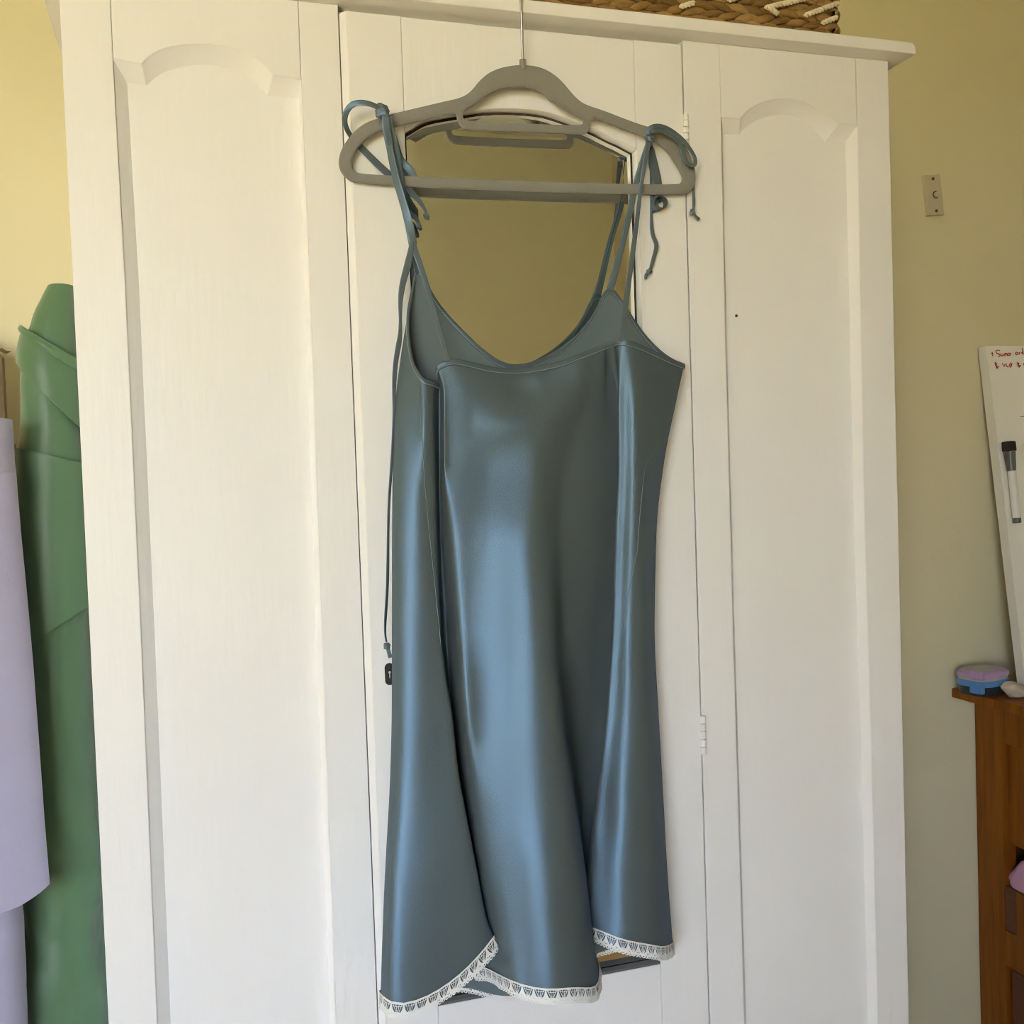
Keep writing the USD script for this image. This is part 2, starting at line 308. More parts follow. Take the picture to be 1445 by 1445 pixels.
# mirror: a flat field and a ground bevel round it
MY = 0.0075
gap = opening.buffer(-0.0038, join_style=2); inner = gap.buffer(-0.011, join_style=2)
def ring(poly, n):
    return np.array(poly.exterior.coords)[:-1]
obj('mirror_backing', polyXZ(opening.buffer(.012), MY + .004, MY + .007), 'dark_gap', door)
mirror = obj('mirror', polyXZ(inner, MY, MY + .003), 'mirror_glass', door, smooth=False, label='arched mirror glass with a ground edge')
bev = []
rc = np.array(gap.exterior.coords); ri = []
ib = inner.exterior
for p in rc: q = ib.interpolate(ib.project(Point(p))); ri.append((q.x, q.y))
ri = np.array(ri)
# straight facets: the outer edge lies further back than the field
obj('mirror_bevel', strip(np.c_[rc[:, 0], np.full(len(rc), MY + .0013), rc[:, 1]], np.c_[ri[:, 0], np.full(len(ri), MY), ri[:, 1]]), 'mirror_glass', door, smooth=False)
obj('mirror_ledge_shade', bx((mbl[0], DY + .0012, zmb - .001), (mbr[0], MY, zmb + .0030)), 'ledge_shade', door)  # dark strip standing in for shade on the white ledge below the mirror
# keyhole plate, half hidden by the dress
kc = at(549.5, 951, DY)
kp = LineString([(kc[0], kc[2] - .0075), (kc[0], kc[2] + .0075)]).buffer(.0055).difference(Point(kc[0], kc[2] + .002).buffer(.0016).union(sbox(kc[0] - .0007, kc[2] - .005, kc[0] + .0007, kc[2] + .002)))
obj('keyhole_plate', polyXZ(kp, DY - .0016, DY + .002), 'black_metal', door, label='black oval keyhole plate')
# hinges: painted knuckles between door and fixed front
for (xa, ya), (xb, yb) in (((965, 160.5), (969.5, 206)), ((985.6, 1011), (990, 1066))):
    a, b = at(xa - 2.3, ya, DY - .003), at(xb - 2.3, yb, DY - .003)
    h = obj('hinge', bx((XD1 - .001, DY + .001, b[2]), (XD1 + .001, DY + .009, a[2])), 'white_hardware', w)
    zz = np.linspace(a[2], b[2], 6)
    for k in range(5):
        cy = trimesh.creation.cylinder(0.0034, (zz[k] - zz[k + 1]) - .0008, 14)
        cy.apply_translation((XD1, DY - .0022, (zz[k] + zz[k + 1]) / 2)); obj('knuckle', cy, 'white_hardware', h)

# ------------------------------------------------------------------ basket on the wardrobe
zb = ZC1 + 0.0036
BX0, BX1, BY0, BY1 = 0.50, at(1190, 44, 0.035)[0] - .006, 0.035, 0.335
bk = thing('basket', 'woven brown straw basket with cream rope stitches on top of the wardrobe', 'basket', ((BX0 + BX1) / 2, (BY0 + BY1) / 2, zb))
rows, ph = 9, 0.0108
core = cat([bx((BX0 + .004, BY0 + .004, zb + .001), (BX1 - .004, BY0 + .010, zb + rows * ph - .003)), bx((BX1 - .010, BY0 + .004, zb + .001), (BX1 - .004, BY1 - .004, zb + rows * ph - .003)),
            bx((BX0 + .004, BY1 - .010, zb + .001), (BX1 - .004, BY1 - .004, zb + rows * ph - .003)), bx((BX0 + .004, BY0 + .004, zb + .001), (BX0 + .010, BY1 - .004, zb + rows * ph - .003)), bx((BX0 + .004, BY0 + .004, zb + .001), (BX1 - .004, BY1 - .004, zb + .004))])
obj('body', core, 'basket_core', bk)
def strand(c, along, out, L, hgt, thick, tilt):
    n, k = 7, 8; V = []
    t = np.linspace(-1, 1, n); along = np.array(along, float); out = np.array(out, float); up = np.array([0, 0, 1.0])
    for i, s in enumerate(t):
        ww = (1 - 0.86 * abs(s) ** 1.5)
        cc = c + along * s * L / 2 + up * (s * tilt + .0012 * math.sin(s * 3 + L * 9e3)) - out * (thick * 0.95 * s * s - .0006)
        for j in range(k):
            a = 2 * math.pi * j / k
            V.append(cc + up * math.sin(a) * hgt / 2 * ww + out * math.cos(a) * thick / 2 * ww)
    F = []
    for i in range(n - 1):
        for j in range(k):
            a, b = i * k + j, i * k + (j + 1) % k
            F += [[a, b, b + k], [a, b + k, a + k]]
    V += [np.mean(V[:k], 0), np.mean(V[-k:], 0)]
    for j in range(k): F.append([len(V) - 2, (j + 1) % k, j]); F.append([len(V) - 1, (n - 1) * k + j, (n - 1) * k + (j + 1) % k])
    T = trimesh.Trimesh(np.array(V), F, process=False); trimesh.repair.fix_normals(T); return T
smats = ['straw', 'straw', 'straw_light', 'straw_dark']
pitch = 0.0262
back = []
for r in range(rows):
    zc = zb + ph * (r + 0.5)
    nx = int(round((BX1 - BX0) / pitch))
    for k in range(nx + 1):
        x = BX0 + (k + 0.5 * (r % 2)) * (BX1 - BX0) / nx
        if x > BX1 + .001: continue
        t_ = strand(np.array([min(max(x, BX0 + .021), BX1 - .021), BY0 + .003, zc + rng.normal(0, .0006)]), (1, 0, 0), (0, -1, 0), pitch * 2.15 + rng.normal(0, .003), ph * (1.06 + rng.normal(0, .08)), .0105, (.0048 if r % 2 else -.0048) + rng.normal(0, .0010))
        obj('strand', t_, smats[rng.integers(4)], bk, smooth=60)
        back.append(strand(np.array([x, BY1 - .003, zc]), (1, 0, 0), (0, 1, 0), pitch * 1.4, ph * 1.2, .010, .002 if r % 2 else -.002))
    ny = int(round((BY1 - BY0) / (pitch * 1.3)))
    for k in range(ny):
        y = BY0 + (k + 0.25 + 0.5 * (r % 2)) * (BY1 - BY0) / ny
        if y > BY1 - .01: continue
        obj('strand', strand(np.array([BX1 - .003, y, zc]), (0, 1, 0), (1, 0, 0), pitch * 1.9, ph * 1.22, .0105, (.0024 if r % 2 else -.0024)), smats[rng.integers(4)], bk, smooth=60)
        back.append(strand(np.array([BX0 + .003, y, zc]), (0, 1, 0), (-1, 0, 0), pitch * 1.85, ph * 1.2, .010, .002))
obj('weave', cat(back), 'straw', bk, smooth=60, kind='stuff')
def rope(a, b, Y, r=0.0021, turns=None):
    A, B = at(*a, Y), at(*b, Y); L = np.linalg.norm(B - A); turns = turns or max(2, L / .011)
    d = (B - A) / L; e1 = np.array([0, -1.0, 0]); e2 = np.cross(d, e1); s = np.linspace(0, 1, int(turns * 10))
    return cat([tube([A + d * L * q + r * .8 * (math.cos(q * turns * 6.283 + f) * e1 + math.sin(q * turns * 6.283 + f) * e2) for q in s], r * (0.75 + .35 * np.sin(np.pi * s) ** .3), 7) for f in (0, math.pi)])
for a, b in (((1080, 11), (1142, -3)), ((1136, 22), (1184, 4)), ((1160, 33), (1182, 24)), ((1028, 1), (1048, -6)), ((1084, 10), (1098, 20)), ((960, 10), (980, 4)), ((700, 2), (735, -14)), ((1092, -10), (1150, -28))):
    obj('rope_stitch', rope(a, b, BY0 - .0065), 'rope_cream', bk, smooth=60)

# ------------------------------------------------------------------ hanger
ztop = at(735, 0, -0.034)[2]; zbar = at(735, 262, -0.012)[2]
def hy(z): return -0.034 + (ztop - z) / (ztop - zbar) * 0.0205       # the hanger leans back towards the door
HC = at(735, 180, hy(1.70))
def ath(px, py):
    Y = -0.02
    for _ in range(4): Y = hy(at(px, py, Y)[2])
    return at(px, py, Y)
outl = [(499, 258.5), (489, 252), (481, 243), (477.5, 231), (479.5, 217), (485, 205), (494, 192), (505, 181), (517, 173), (530, 168.5), (553, 161), (575, 156), (600, 150), (630, 143), (648, 139), (660, 133), (668, 125), (676, 114.5), (688, 104), (703, 97), (722, 93), (738, 92), (757, 94), (772, 99.5), (786, 109), (797, 120.5), (808, 134), (819, 144.5), (832, 150.5), (850, 156), (878, 167), (905, 177), (930, 183), (947, 189), (960, 199), (970, 212), (976, 226), (980.5, 243), (981, 254), (977.5, 266), (970, 273), (958, 275.5), (860, 273.5), (735, 270), (600, 265)]
hole1 = [(506, 246), (498, 241), (495.5, 233), (497.5, 223), (503, 212.5), (510, 203), (519, 195), (530, 188), (545, 183), (570, 176), (610, 167), (640, 160), (644.5, 163), (646, 172), (650, 179), (658, 183.5), (740, 187), (822, 189.8), (829, 188), (831.5, 181), (831.5, 173), (835, 167), (842, 167.5), (880, 182), (912, 193.5), (930, 203), (942, 213.5), (952, 228.5), (960, 242), (963.5, 250), (962, 257.5), (956, 261), (860, 259.5), (735, 256), (600, 250)]
hole2 = [(652.5, 164), (656, 156), (664, 151), (677, 143), (688, 134), (700, 127.5), (712, 124), (727, 122.8), (741, 123.3), (756, 126.5), (768, 133), (778, 141.5), (790, 150), (801, 157), (812, 162), (821, 166.5), (824, 171), (821.5, 176.8), (812, 177.3), (740, 175), (660, 171), (654, 168)]
TA = at(735, 180, -.02)
ev = np.array([0, hy(TA[2] + 1) - hy(TA[2]), 1.0]); ev /= np.linalg.norm(ev); en = np.cross([1.0, 0, 0], ev)   # the hanger's own plane; en points to the room (-y)
if en[1] > 0: en = -en
H0 = ath(735, 180)
def hp(pts):
    P = np.array([ath(a, b) for a, b in pts]) - H0; return np.c_[P[:, 0], P @ ev]
def smoothpoly(P, closed=True, n=4):
    P = np.asarray(P); Q = P
    for _ in range(2):
        nx = np.roll(Q, -1, 0); Q = np.stack([Q * .75 + nx * .25, Q * .25 + nx * .75], 1).reshape(-1, 2)
    return Q
hpoly = Polygon(smoothpoly(hp(outl)), [smoothpoly(hp(hole1)), smoothpoly(hp(hole2))]).buffer(0)
ht = 0.0034
mm = None
for ins, hz in ((0.0, .45), (0.0005, .70), (0.0011, .86), (0.0019, .96), (0.003, 1.0)):
    q = hpoly.buffer(-ins)
    parts = [q] if q.geom_type == 'Polygon' else list(q.geoms)
    for pp in parts:
        cs = CrossSection([np.array(pp.exterior.coords)[:-1]] + [np.array(i.coords)[:-1] for i in pp.interiors], fillrule=__import__('manifold3d').FillRule.EvenOdd)
        mfd = Manifold.extrude(cs, 2 * ht * hz).translate((0, 0, -ht * hz))
        mm = mfd if mm is None else mm + mfd
q = mm.to_mesh(); hv = q.vert_properties[:, :3]
HV = H0 + np.outer(hv[:, 0], [1, 0, 0]) + np.outer(hv[:, 1], ev) + np.outer(hv[:, 2], en)
hg = thing('clothes_hanger', 'slim grey velvet clothes hanger with steel hook on the wardrobe front', 'hanger', tuple(H0))
tm = trimesh.Trimesh(HV, q.tri_verts, process=False); trimesh.repair.fix_normals(tm)
obj('hanger_body', tm, 'velvet_grey', hg, smooth=50)
hk0 = ath(738, 93)
zr = zb + rows * ph + 0.013
shaft = [hk0 - [0, 0, .006], hk0 + [0, 0, .02]] + [np.array([at(735, 0, -.034)[0], -.034, z]) for z in np.linspace(at(735, 0, -.034)[2], zr, 6)]
cx, cr = 0.004, 0.038
arc = [np.array([shaft[-1][0], cx - cr * math.cos(a), zr + cr * 0.55 * math.sin(a)]) for a in np.linspace(0.15, math.pi, 14)]
tail = [arc[-1] + [0, 0, -.012]]
obj('hook', tube(spline(np.array(shaft + arc + tail), 90), 0.0016, 10), 'steel', hg, smooth=60)
obj('collar', trimesh.creation.cylinder(.0042, .012, 14, transform=trimesh.transformations.translation_matrix(hk0 + [0, 0, 0.001])), 'velvet_grey', hg, smooth=40)

# ------------------------------------------------------------------ the dress
D = thing('slip_dress', 'dusty blue satin slip dress with tie straps and white lace hem on the grey hanger', 'dress', tuple(at(735, 950, -.05)))
# stations round the tube of the skirt: each runs from the top edge to the hem as (px, py, depth)
ST = [
 # near layer, left to right
 [(577, 442, -.030), (566, 500, -.030), (557, 580, -.032), (555.5, 700, -.034), (556, 840, -.036), (555.5, 960, -.038), (552, 1100, -.040), (545.5, 1250, -.042), (538.5, 1398, -.045)],
 [(582, 503, -.047), (574, 560, -.049), (563, 640, -.053), (558, 720, -.056), (556.5, 850, -.061), (556, 960, -.065), (552.5, 1100, -.072), (545, 1250, -.080), (540.5, 1405, -.084)],
 [(591, 524, -.056), (589, 600, -.061), (583, 700, -.067), (583, 850, -.074), (583, 960, -.079), (580, 1100, -.088), (575, 1250, -.096), (571, 1416, -.100)],
 [(600, 534, -.060), (600, 600, -.066), (602, 700, -.068), (612, 850, -.074), (619, 960, -.080), (629, 1083, -.088), (643, 1200, -.096), (652, 1372, -.098)],
 [(611, 537, -.056), (613, 620, -.060), (616, 720, -.062), (622, 880, -.068), (630, 955, -.073), (639, 1010, -.077), (646.5, 1083, -.080), (661, 1164, -.084), (674, 1230, -.086), (687, 1296, -.086), (697, 1320, -.085)],
 [(621, 536, -.044), (621, 600, -.043), (621, 720, -.042), (626, 880, -.042), (632, 960, -.043), (638, 1083, -.046), (648, 1200, -.048), (660, 1296, -.048), (668, 1361, -.047)],
 [(616, 522, -.056), (624.5, 560, -.055), (625, 640, -.054), (627, 760, -.047), (633, 880, -.044), (639, 1000, -.045), (648, 1130, -.048), (660, 1250, -.052), (680, 1365, -.053)],
 [(622, 511, -.063), (631, 560, -.060), (632, 650, -.057), (638, 760, -.065), (645, 880, -.068), (653, 1000, -.077), (664, 1130, -.070), (678, 1250, -.073), (697, 1371, -.070)],
 [(640, 506, -.066), (650, 560, -.062), (653, 650, -.059), (660, 760, -.070), (665, 880, -.075), (672, 1000, -.083), (685, 1130, -.084), (700, 1250, -.090), (716, 1381, -.096)],
 [(682, 515, -.061), (686, 570, -.063), (688, 650, -.062), (698, 760, -.077), (703, 880, -.085), (708, 1000, -.091), (719, 1130, -.096), (731, 1250, -.104), (742, 1391, -.110)],
 [(735, 519, -.056), (736, 570, -.063), (737, 650, -.071), (741, 760, -.090), (747, 880, -.100), (754, 1000, -.105), (763, 1130, -.109), (772, 1250, -.118), (780, 1396, -.123)],
 [(785, 511, -.058), (782, 570, -.063), (765, 650, -.073), (768, 760, -.086), (776, 880, -.096), (785, 1000, -.100), (797, 1130, -.104), (808, 1250, -.112), (816, 1394, -.117)],
 [(815, 500, -.062), (812, 570, -.060), (796, 650, -.058), (788, 760, -.069), (790, 880, -.074), (797, 1000, -.073), (811, 1120, -.076), (825, 1220, -.080), (834, 1300, -.084), (843, 1386, -.086)],
 [(835, 492, -.062), (832, 570, -.055), (822, 650, -.051), (812, 760, -.058), (808, 880, -.058), (808, 1000, -.044), (814, 1120, -.039), (822, 1220, -.041), (828, 1300, -.043), (835, 1330, -.045)],
 [(852, 485, -.064), (851, 570, -.050), (846, 650, -.045), (840, 760, -.046), (834, 880, -.044), (828, 1000, -.034), (822, 1120, -.029), (820, 1220, -.030), (818, 1300, -.032), (818, 1310, -.033)],
 [(857, 483, -.066), (858, 530, -.050), (860, 570, -.046), (862, 650, -.040), (858, 760, -.037), (850, 880, -.035), (842, 1000, -.029), (830, 1120, -.028), (824, 1220, -.030), (820, 1300, -.032), (818, 1310, -.033)],
 [(864, 481, -.070), (872, 530, -.052), (877, 570, -.045), (880, 650, -.038), (877, 760, -.032), (873, 880, -.029), (866, 1000, -.027), (852, 1120, -.029), (842, 1220, -.032), (834, 1300, -.035), (830, 1308, -.036)],
 [(872, 479, -.076), (872.5, 530, -.072), (872, 570, -.069), (872, 650, -.064), (868, 760, -.057), (864.5, 880, -.052), (856, 1000, -.050), (842, 1120, -.049), (832, 1200, -.050), (826, 1290, -.052), (826, 1306, -.052)],
 [(882, 479, -.081), (880, 530, -.076), (881, 570, -.073), (881, 650, -.069), (877, 760, -.062), (873.5, 880, -.057), (866, 1000, -.055), (855, 1120, -.055), (849, 1220, -.058), (846, 1313, -.061)],
 [(898, 484, -.080), (897, 570, -.079), (894, 650, -.075), (890, 760, -.069), (887, 880, -.064), (884, 1000, -.064), (878, 1120, -.067), (876, 1220, -.071), (876, 1325, -.075)],
 [(925, 496, -.068), (920, 570, -.068), (912, 650, -.071), (907, 760, -.068), (906, 880, -.064), (908, 1000, -.065), (910, 1120, -.068), (912, 1220, -.071), (914, 1333, -.074)],
 [(950, 507, -.054), (940, 570, -.054), (927, 650, -.053), (918, 760, -.052), (917, 880, -.053), (921, 1000, -.054), (927, 1120, -.055), (932, 1220, -.056), (937, 1336, -.057)],
 [(965, 513, -.034), (953, 570, -.034), (937, 650, -.033), (925, 760, -.031), (923, 880, -.031), (928, 1000, -.032), (935, 1120, -.033), (941, 1220, -.034), (949, 1328, -.035)],
 # far layer, right to left
 [(944, 503, -.019), (936, 570, -.018), (922, 650, -.018), (913, 760, -.018), (912, 880, -.018), (915, 1000, -.018), (922, 1120, -.018), (928, 1220, -.018), (934, 1325, -.018)],
 [(900, 458, -.014), (898, 570, -.014), (890, 650, -.014), (885, 760, -.014), (884, 880, -.014), (885, 1000, -.014), (888, 1120, -.015), (888, 1220, -.015), (890, 1326, -.015)],
 [(861, 406, -.013), (858, 560, -.012), (850, 760, -.012), (846, 1000, -.012), (850, 1220, -.013), (858, 1330, -.013)],
 [(838, 441, -.013), (832, 560, -.012), (825, 760, -.012), (822, 1000, -.012), (824, 1220, -.013), (826, 1343, -.014)],
 [(790, 491, -.015), (788, 580, -.013), (785, 760, -.013), (785, 1000, -.013), (788, 1220, -.014), (792, 1366, -.015)],
 [(731, 514, -.017), (731, 580, -.015), (731, 760, -.014), (733, 1000, -.014), (735, 1220, -.016), (738, 1393, -.018)],
 [(690, 499, -.017), (690, 580, -.015), (690, 760, -.014), (692, 1000, -.014), (692, 1220, -.016), (692, 1392, -.018)],
 [(640, 452, -.015), (642, 560, -.013), (644, 760, -.013), (646, 1000, -.013), (648, 1220, -.014), (650, 1383, -.016)],
 [(609, 411, -.013), (610, 560, -.013), (610, 760, -.013), (610, 1000, -.013), (612, 1220, -.014), (608, 1390, -.016)],
 [(589.5, 379, -.013), (583, 560, -.014), (578, 760, -.015), (576, 1000, -.016), (574, 1220, -.017), (568, 1398, -.018)],
 [(583, 402, -.017), (572, 500, -.019), (563, 620, -.020), (559, 760, -.021), (558, 1000, -.022), (554, 1220, -.024), (546, 1398, -.027)],
]
NEAR = 20
NV = 150
vv = np.linspace(0, 1, NV)
rowsP = []
for s in ST:
    s = np.array(s, float); py = s[0, 1] + (s[-1, 1] - s[0, 1]) * vv
    fx, fy = PchipInterpolator(s[:, 1], s[:, 0]), PchipInterpolator(s[:, 1], s[:, 2])
    def dep(q):                                       # the skirt flares towards the hem
        y = float(fy(q)); return y - .042 * max(0.0, (q - 780) / 620) ** 1.4 * min(1.0, max(0.0, (-y - .028) / .030))
    rowsP.append(np.array([at(fx(q), q, dep(q)) for q in py]))
G = np.array(rowsP)                                  # stations x rows x 3
ud = np.r_[0, np.cumsum(np.maximum(0.004, np.linalg.norm(np.diff(np.vstack([G.mean(1), G.mean(1)[:1]]), axis=0), axis=1)) ** 0.5)]
CS = CubicSpline(ud, np.concatenate([G, G[:1]], 0), bc_type='periodic')
PER = 7; NU = len(ST) * PER
us = np.concatenate([np.linspace(ud[i], ud[i + 1], PER, endpoint=False) for i in range(len(ST))])
SURF = CS(us)                                        # NU x NV x 3
# faint crumples in the cloth, fading towards the edges
amp = np.sin(np.pi * np.clip(vv, 0, 1)) ** 0.5
def normals(S):
    du = np.roll(S, -1, 0) - np.roll(S, 1, 0); dv = np.gradient(S, axis=1)
    n = np.cross(du, dv); n /= np.linalg.norm(n, axis=2, keepdims=True) + 1e-12
    return n
NRM = normals(SURF)
if NRM[PER * 9, NV // 2, 1] > 0: NRM = -NRM          # outwards: towards the room on the near layer
wr = (meshkit.fbm(SURF * [16, 16, 5] + 3.1, 2, 4) - .5) * .0022
SURF = SURF + NRM * (wr * amp[None, :])[..., None]
NRM = normals(SURF)
if NRM[PER * 9, NV // 2, 1] > 0: NRM = -NRM
# the soft fold that sags below the back neckline
def ridge(S, pts, Y, wid, amp_):
    P = spline([at(a, b, Y) for a, b in pts], 60)
    q = np.linalg.norm(S[..., None, [0, 2]] - P[None, None][..., [0, 2]], axis=-1)
    return amp_ * np.exp(-(q.min(-1) / wid) ** 2) * np.sin(np.pi * q.argmin(-1) / 59)
near_mask = np.zeros(NU); near_mask[PER * 6:PER * 14] = 1
near_mask = np.convolve(np.pad(near_mask, 12, mode='edge'), np.ones(25) / 25, 'same')[12:-12]
rd = ridge(SURF, [(668, 592), (705, 597), (750, 595), (805, 566), (858, 520)], -.066, .019, .0075) - ridge(SURF, [(708, 545), (735, 547), (762, 543)], -.062, .013, .003)
SURF = SURF + NRM * (rd * near_mask[:, None])[..., None]
NRM = normals(SURF)
if NRM[PER * 9, NV // 2, 1] > 0: NRM = -NRM
# hem: a few millimetres of cloth behind the lace
def grid_mesh(S, closed=True):
    nu, nv = S.shape[:2]; idx = np.arange(nu * nv).reshape(nu, nv)
    a = idx if not closed else np.vstack([idx, idx[:1]])
    q = np.stack([a[:-1, :-1], a[1:, :-1], a[1:, 1:], a[:-1, 1:]], -1).reshape(-1, 4)
    f = np.vstack([q[:, [0, 1, 2]], q[:, [0, 2, 3]]])
    return trimesh.Trimesh(S.reshape(-1, 3), f, process=False)
TD = SURF[:, -1] - SURF[:, -4]; TD /= np.linalg.norm(TD, axis=1, keepdims=True)
ext = np.stack([SURF[:, -1] + TD * q for q in (.003, .006, .009)], 1)
body = grid_mesh(np.concatenate([SURF, ext], 1))
fc = np.abs(body.triangles_center - SURF[PER * 9, NV // 2]).sum(1).argmin()
if body.face_normals[fc, 1] > 0: body.invert()       # the right side of the satin looks outwards
obj('skirt', body, 'satin_blue', D, smooth=True, label='satin body of the dress')
# rolled binding and stitching along the top edge
top = SURF[:, 0]; LEN = np.linalg.norm(SURF[:, 1] - SURF[:, 0], axis=1)
def along(d, off):                                  # points d metres below the top edge, off metres outside the cloth
    out = np.empty((NU, 3))
    for i in range(NU):
        q = SURF[i]; L = np.r_[0, np.cumsum(np.linalg.norm(np.diff(q[:20], axis=0), axis=1))]
        for k in range(3): out[i, k] = np.interp(d, L, q[:20, k])
    n = NRM[:, 3]
    return out + n * off
bw = 0.0075
shell = np.stack([along(bw, .0002), along(bw, .0010), along(bw * .8, .0017), along(bw * .35, .0018), along(.0, .0009), along(.0, -.0009), along(bw * .35, -.0016), along(bw * .8, -.0015), along(bw, -.0009), along(bw, -.0002)], 1)
bd_m = grid_mesh(shell); trimesh.repair.fix_normals(bd_m)
obj('neckline_binding', bd_m, 'satin_blue', D, smooth=60)
def dashes(P, step=.0030, fill=.6, r=.00022):
    P = np.vstack([P, P[:1]]); L = np.r_[0, np.cumsum(np.linalg.norm(np.diff(P, axis=0), axis=1))]
    f = lambda s: np.array([np.interp(s, L, P[:, k]) for k in range(3)])
    return cat([tube([f(s), f(s + step * fill)], r, 4) for s in np.arange(0, L[-1] - step, step)])
obj('stitching', cat([dashes(along(bw * .85, .0019)), dashes(along(bw * .85, -.0017))]), 'stitch', D, smooth=False, kind='stuff')
# side seams
def seam(pts, st, lift=.0006):
    u = []
    flat = SURF.reshape(-1, 3)
    return None
# lace along the hem
cw, chh = 0.0130, 0.0172
cell = sbox(-.0001, 0, cw + .0001, chh * .80)
bumps = [Point(cw * (k + .5) / 3, chh * .855).buffer(cw / 3 * .47, quad_segs=5) for k in range(3)]
cell = unary_union([cell] + bumps).intersection(sbox(-.0001, 0, cw + .0001, chh))
apex = (cw / 2, chh * .70)
fan = Polygon([(cw * .04, chh * .15), (cw * .25, chh * .11), (cw * .5, chh * .10), (cw * .75, chh * .11), (cw * .96, chh * .15), (cw * .86, chh * .42), (cw * .70, chh * .62), (cw * .5, chh * .73), (cw * .30, chh * .62), (cw * .14, chh * .42)])
ribs = [LineString([(apex[0], apex[1] + .001), (cw * x, chh * .05)]).buffer(.00023, quad_segs=1) for x in (.12, .37, .63, .88)] + [Point(apex[0], apex[1] - .0012).buffer(.0013, quad_segs=4)]
ribs.append(LineString([(cw * .12, chh * .2), (cw * .5, chh * .24), (cw * .88, chh * .2)]).buffer(.00022, quad_segs=1))
fan = fan.difference(unary_union(ribs))
holes = [g_ for g_ in getattr(fan, 'geoms', [fan]) if g_.area > 2e-8]
for k in range(3): holes.append(Point(cw * (k + .5) / 3, chh * .86).buffer(.00085, quad_segs=3))
for k in range(2): holes.append(Point(cw * (.08 + .84 * k), chh * .68).buffer(.00075, quad_segs=3))
cell = cell.difference(unary_union(holes))
lv, lf = trimesh.creation.triangulate_polygon(cell if cell.geom_type == 'Polygon' else max(cell.geoms, key=lambda g_: g_.area), engine='earcut')
hem = SURF[:, -1]; hemc = np.vstack([hem, hem[:1]]); TDc = np.vstack([TD, TD[:1]]); Nc = np.vstack([NRM[:, -3], NRM[:1, -3]])
HL = np.r_[0, np.cumsum(np.linalg.norm(np.diff(hemc, axis=0), axis=1))]
ncell = int(HL[-1] / cw); step = HL[-1] / ncell
LV, LF = [], []
for c in range(ncell):
    s = (lv[:, 0] / cw) * step + c * step
    s = np.mod(s, HL[-1])
    P = np.stack([np.interp(s, HL, hemc[:, k]) for k in range(3)], 1); T_ = np.stack([np.interp(s, HL, TDc[:, k]) for k in range(3)], 1); N_ = np.stack([np.interp(s, HL, Nc[:, k]) for k in range(3)], 1)
    wob = .0006 * np.sin(s * 260)[:, None] * (lv[:, 1:2] / chh)
    for side in (0, 1):
        LV.append(P + T_ * (lv[:, 1:2] - .001) + N_ * (.0010 + .0004 * side + wob)); LF.append((lf if side else lf[:, ::-1]) + (2 * c + side) * len(lv))
lace = trimesh.Trimesh(np.vstack(LV), np.vstack(LF), process=False)
obj('lace_trim', lace, 'lace_cotton', D, smooth=False, label='scalloped white lace round the hem')

# straps: flat satin ribbons as (px, py, depth) with a width
def ribbon(pts, wid=0.0066, th=0.0013, n=None, twist=0.0, face=(0, -1, 0), tw0=0.0):
    P = spline([at(*p) for p in pts], n or max(16, len(pts) * 9)); t = np.gradient(P, axis=0); t /= np.linalg.norm(t, axis=1, keepdims=True) + 1e-12
    w_ = np.broadcast_to(np.asarray(wid, float), (len(P),)) if np.ndim(wid) == 0 else np.interp(np.linspace(0, 1, len(P)), np.linspace(0, 1, len(wid)), wid)
    V, F, K = [], [], 10
    for i in range(len(P)):
        f_ = np.array(face, float); f_ = f_ - t[i] * f_.dot(t[i])
        if np.linalg.norm(f_) < 1e-3: f_ = np.array([1.0, 0, 0]) - t[i] * t[i][0]
        f_ /= np.linalg.norm(f_); s_ = np.cross(t[i], f_)
        a = tw0 + twist * i / (len(P) - 1)
        e1, e2 = math.cos(a) * s_ + math.sin(a) * f_, -math.sin(a) * s_ + math.cos(a) * f_
        for k in range(K):
            q = 2 * math.pi * k / K
            V.append(P[i] + e1 * math.copysign(abs(math.cos(q)) ** .6, math.cos(q)) * w_[i] / 2 + e2 * math.copysign(abs(math.sin(q)) ** .6, math.sin(q)) * th / 2)
    for i in range(len(P) - 1):
        for k in range(K):
            a, b = i * K + k, i * K + (k + 1) % K
            F += [[a, b, b + K], [a, b + K, a + K]]
    V += [P[0], P[-1]]
    for k in range(K): F.append([len(V) - 2, (k + 1) % K, k]); F.append([len(V) - 1, (len(P) - 1) * K + k, (len(P) - 1) * K + (k + 1) % K])
    T_ = trimesh.Trimesh(np.array(V), F, process=False); trimesh.repair.fix_normals(T_); return T_
def knot(px, py, Y, r=0.006, seed=0):
    c = at(px, py, Y); s = trimesh.creation.icosphere(3, 1.0)
    v = s.vertices; k = 1 + .13 * np.sin(v[:, 0] * 4 + v[:, 2] * 3 + seed) + .06 * np.cos(v[:, 2] * 9 - seed)
    s.vertices = v * k[:, None] * [r, r * .75, r * 1.05] + c; return s
def rib(name, pts, **kw): return obj(name, ribbon(pts, **kw), 'satin_ribbon', D, smooth=50)
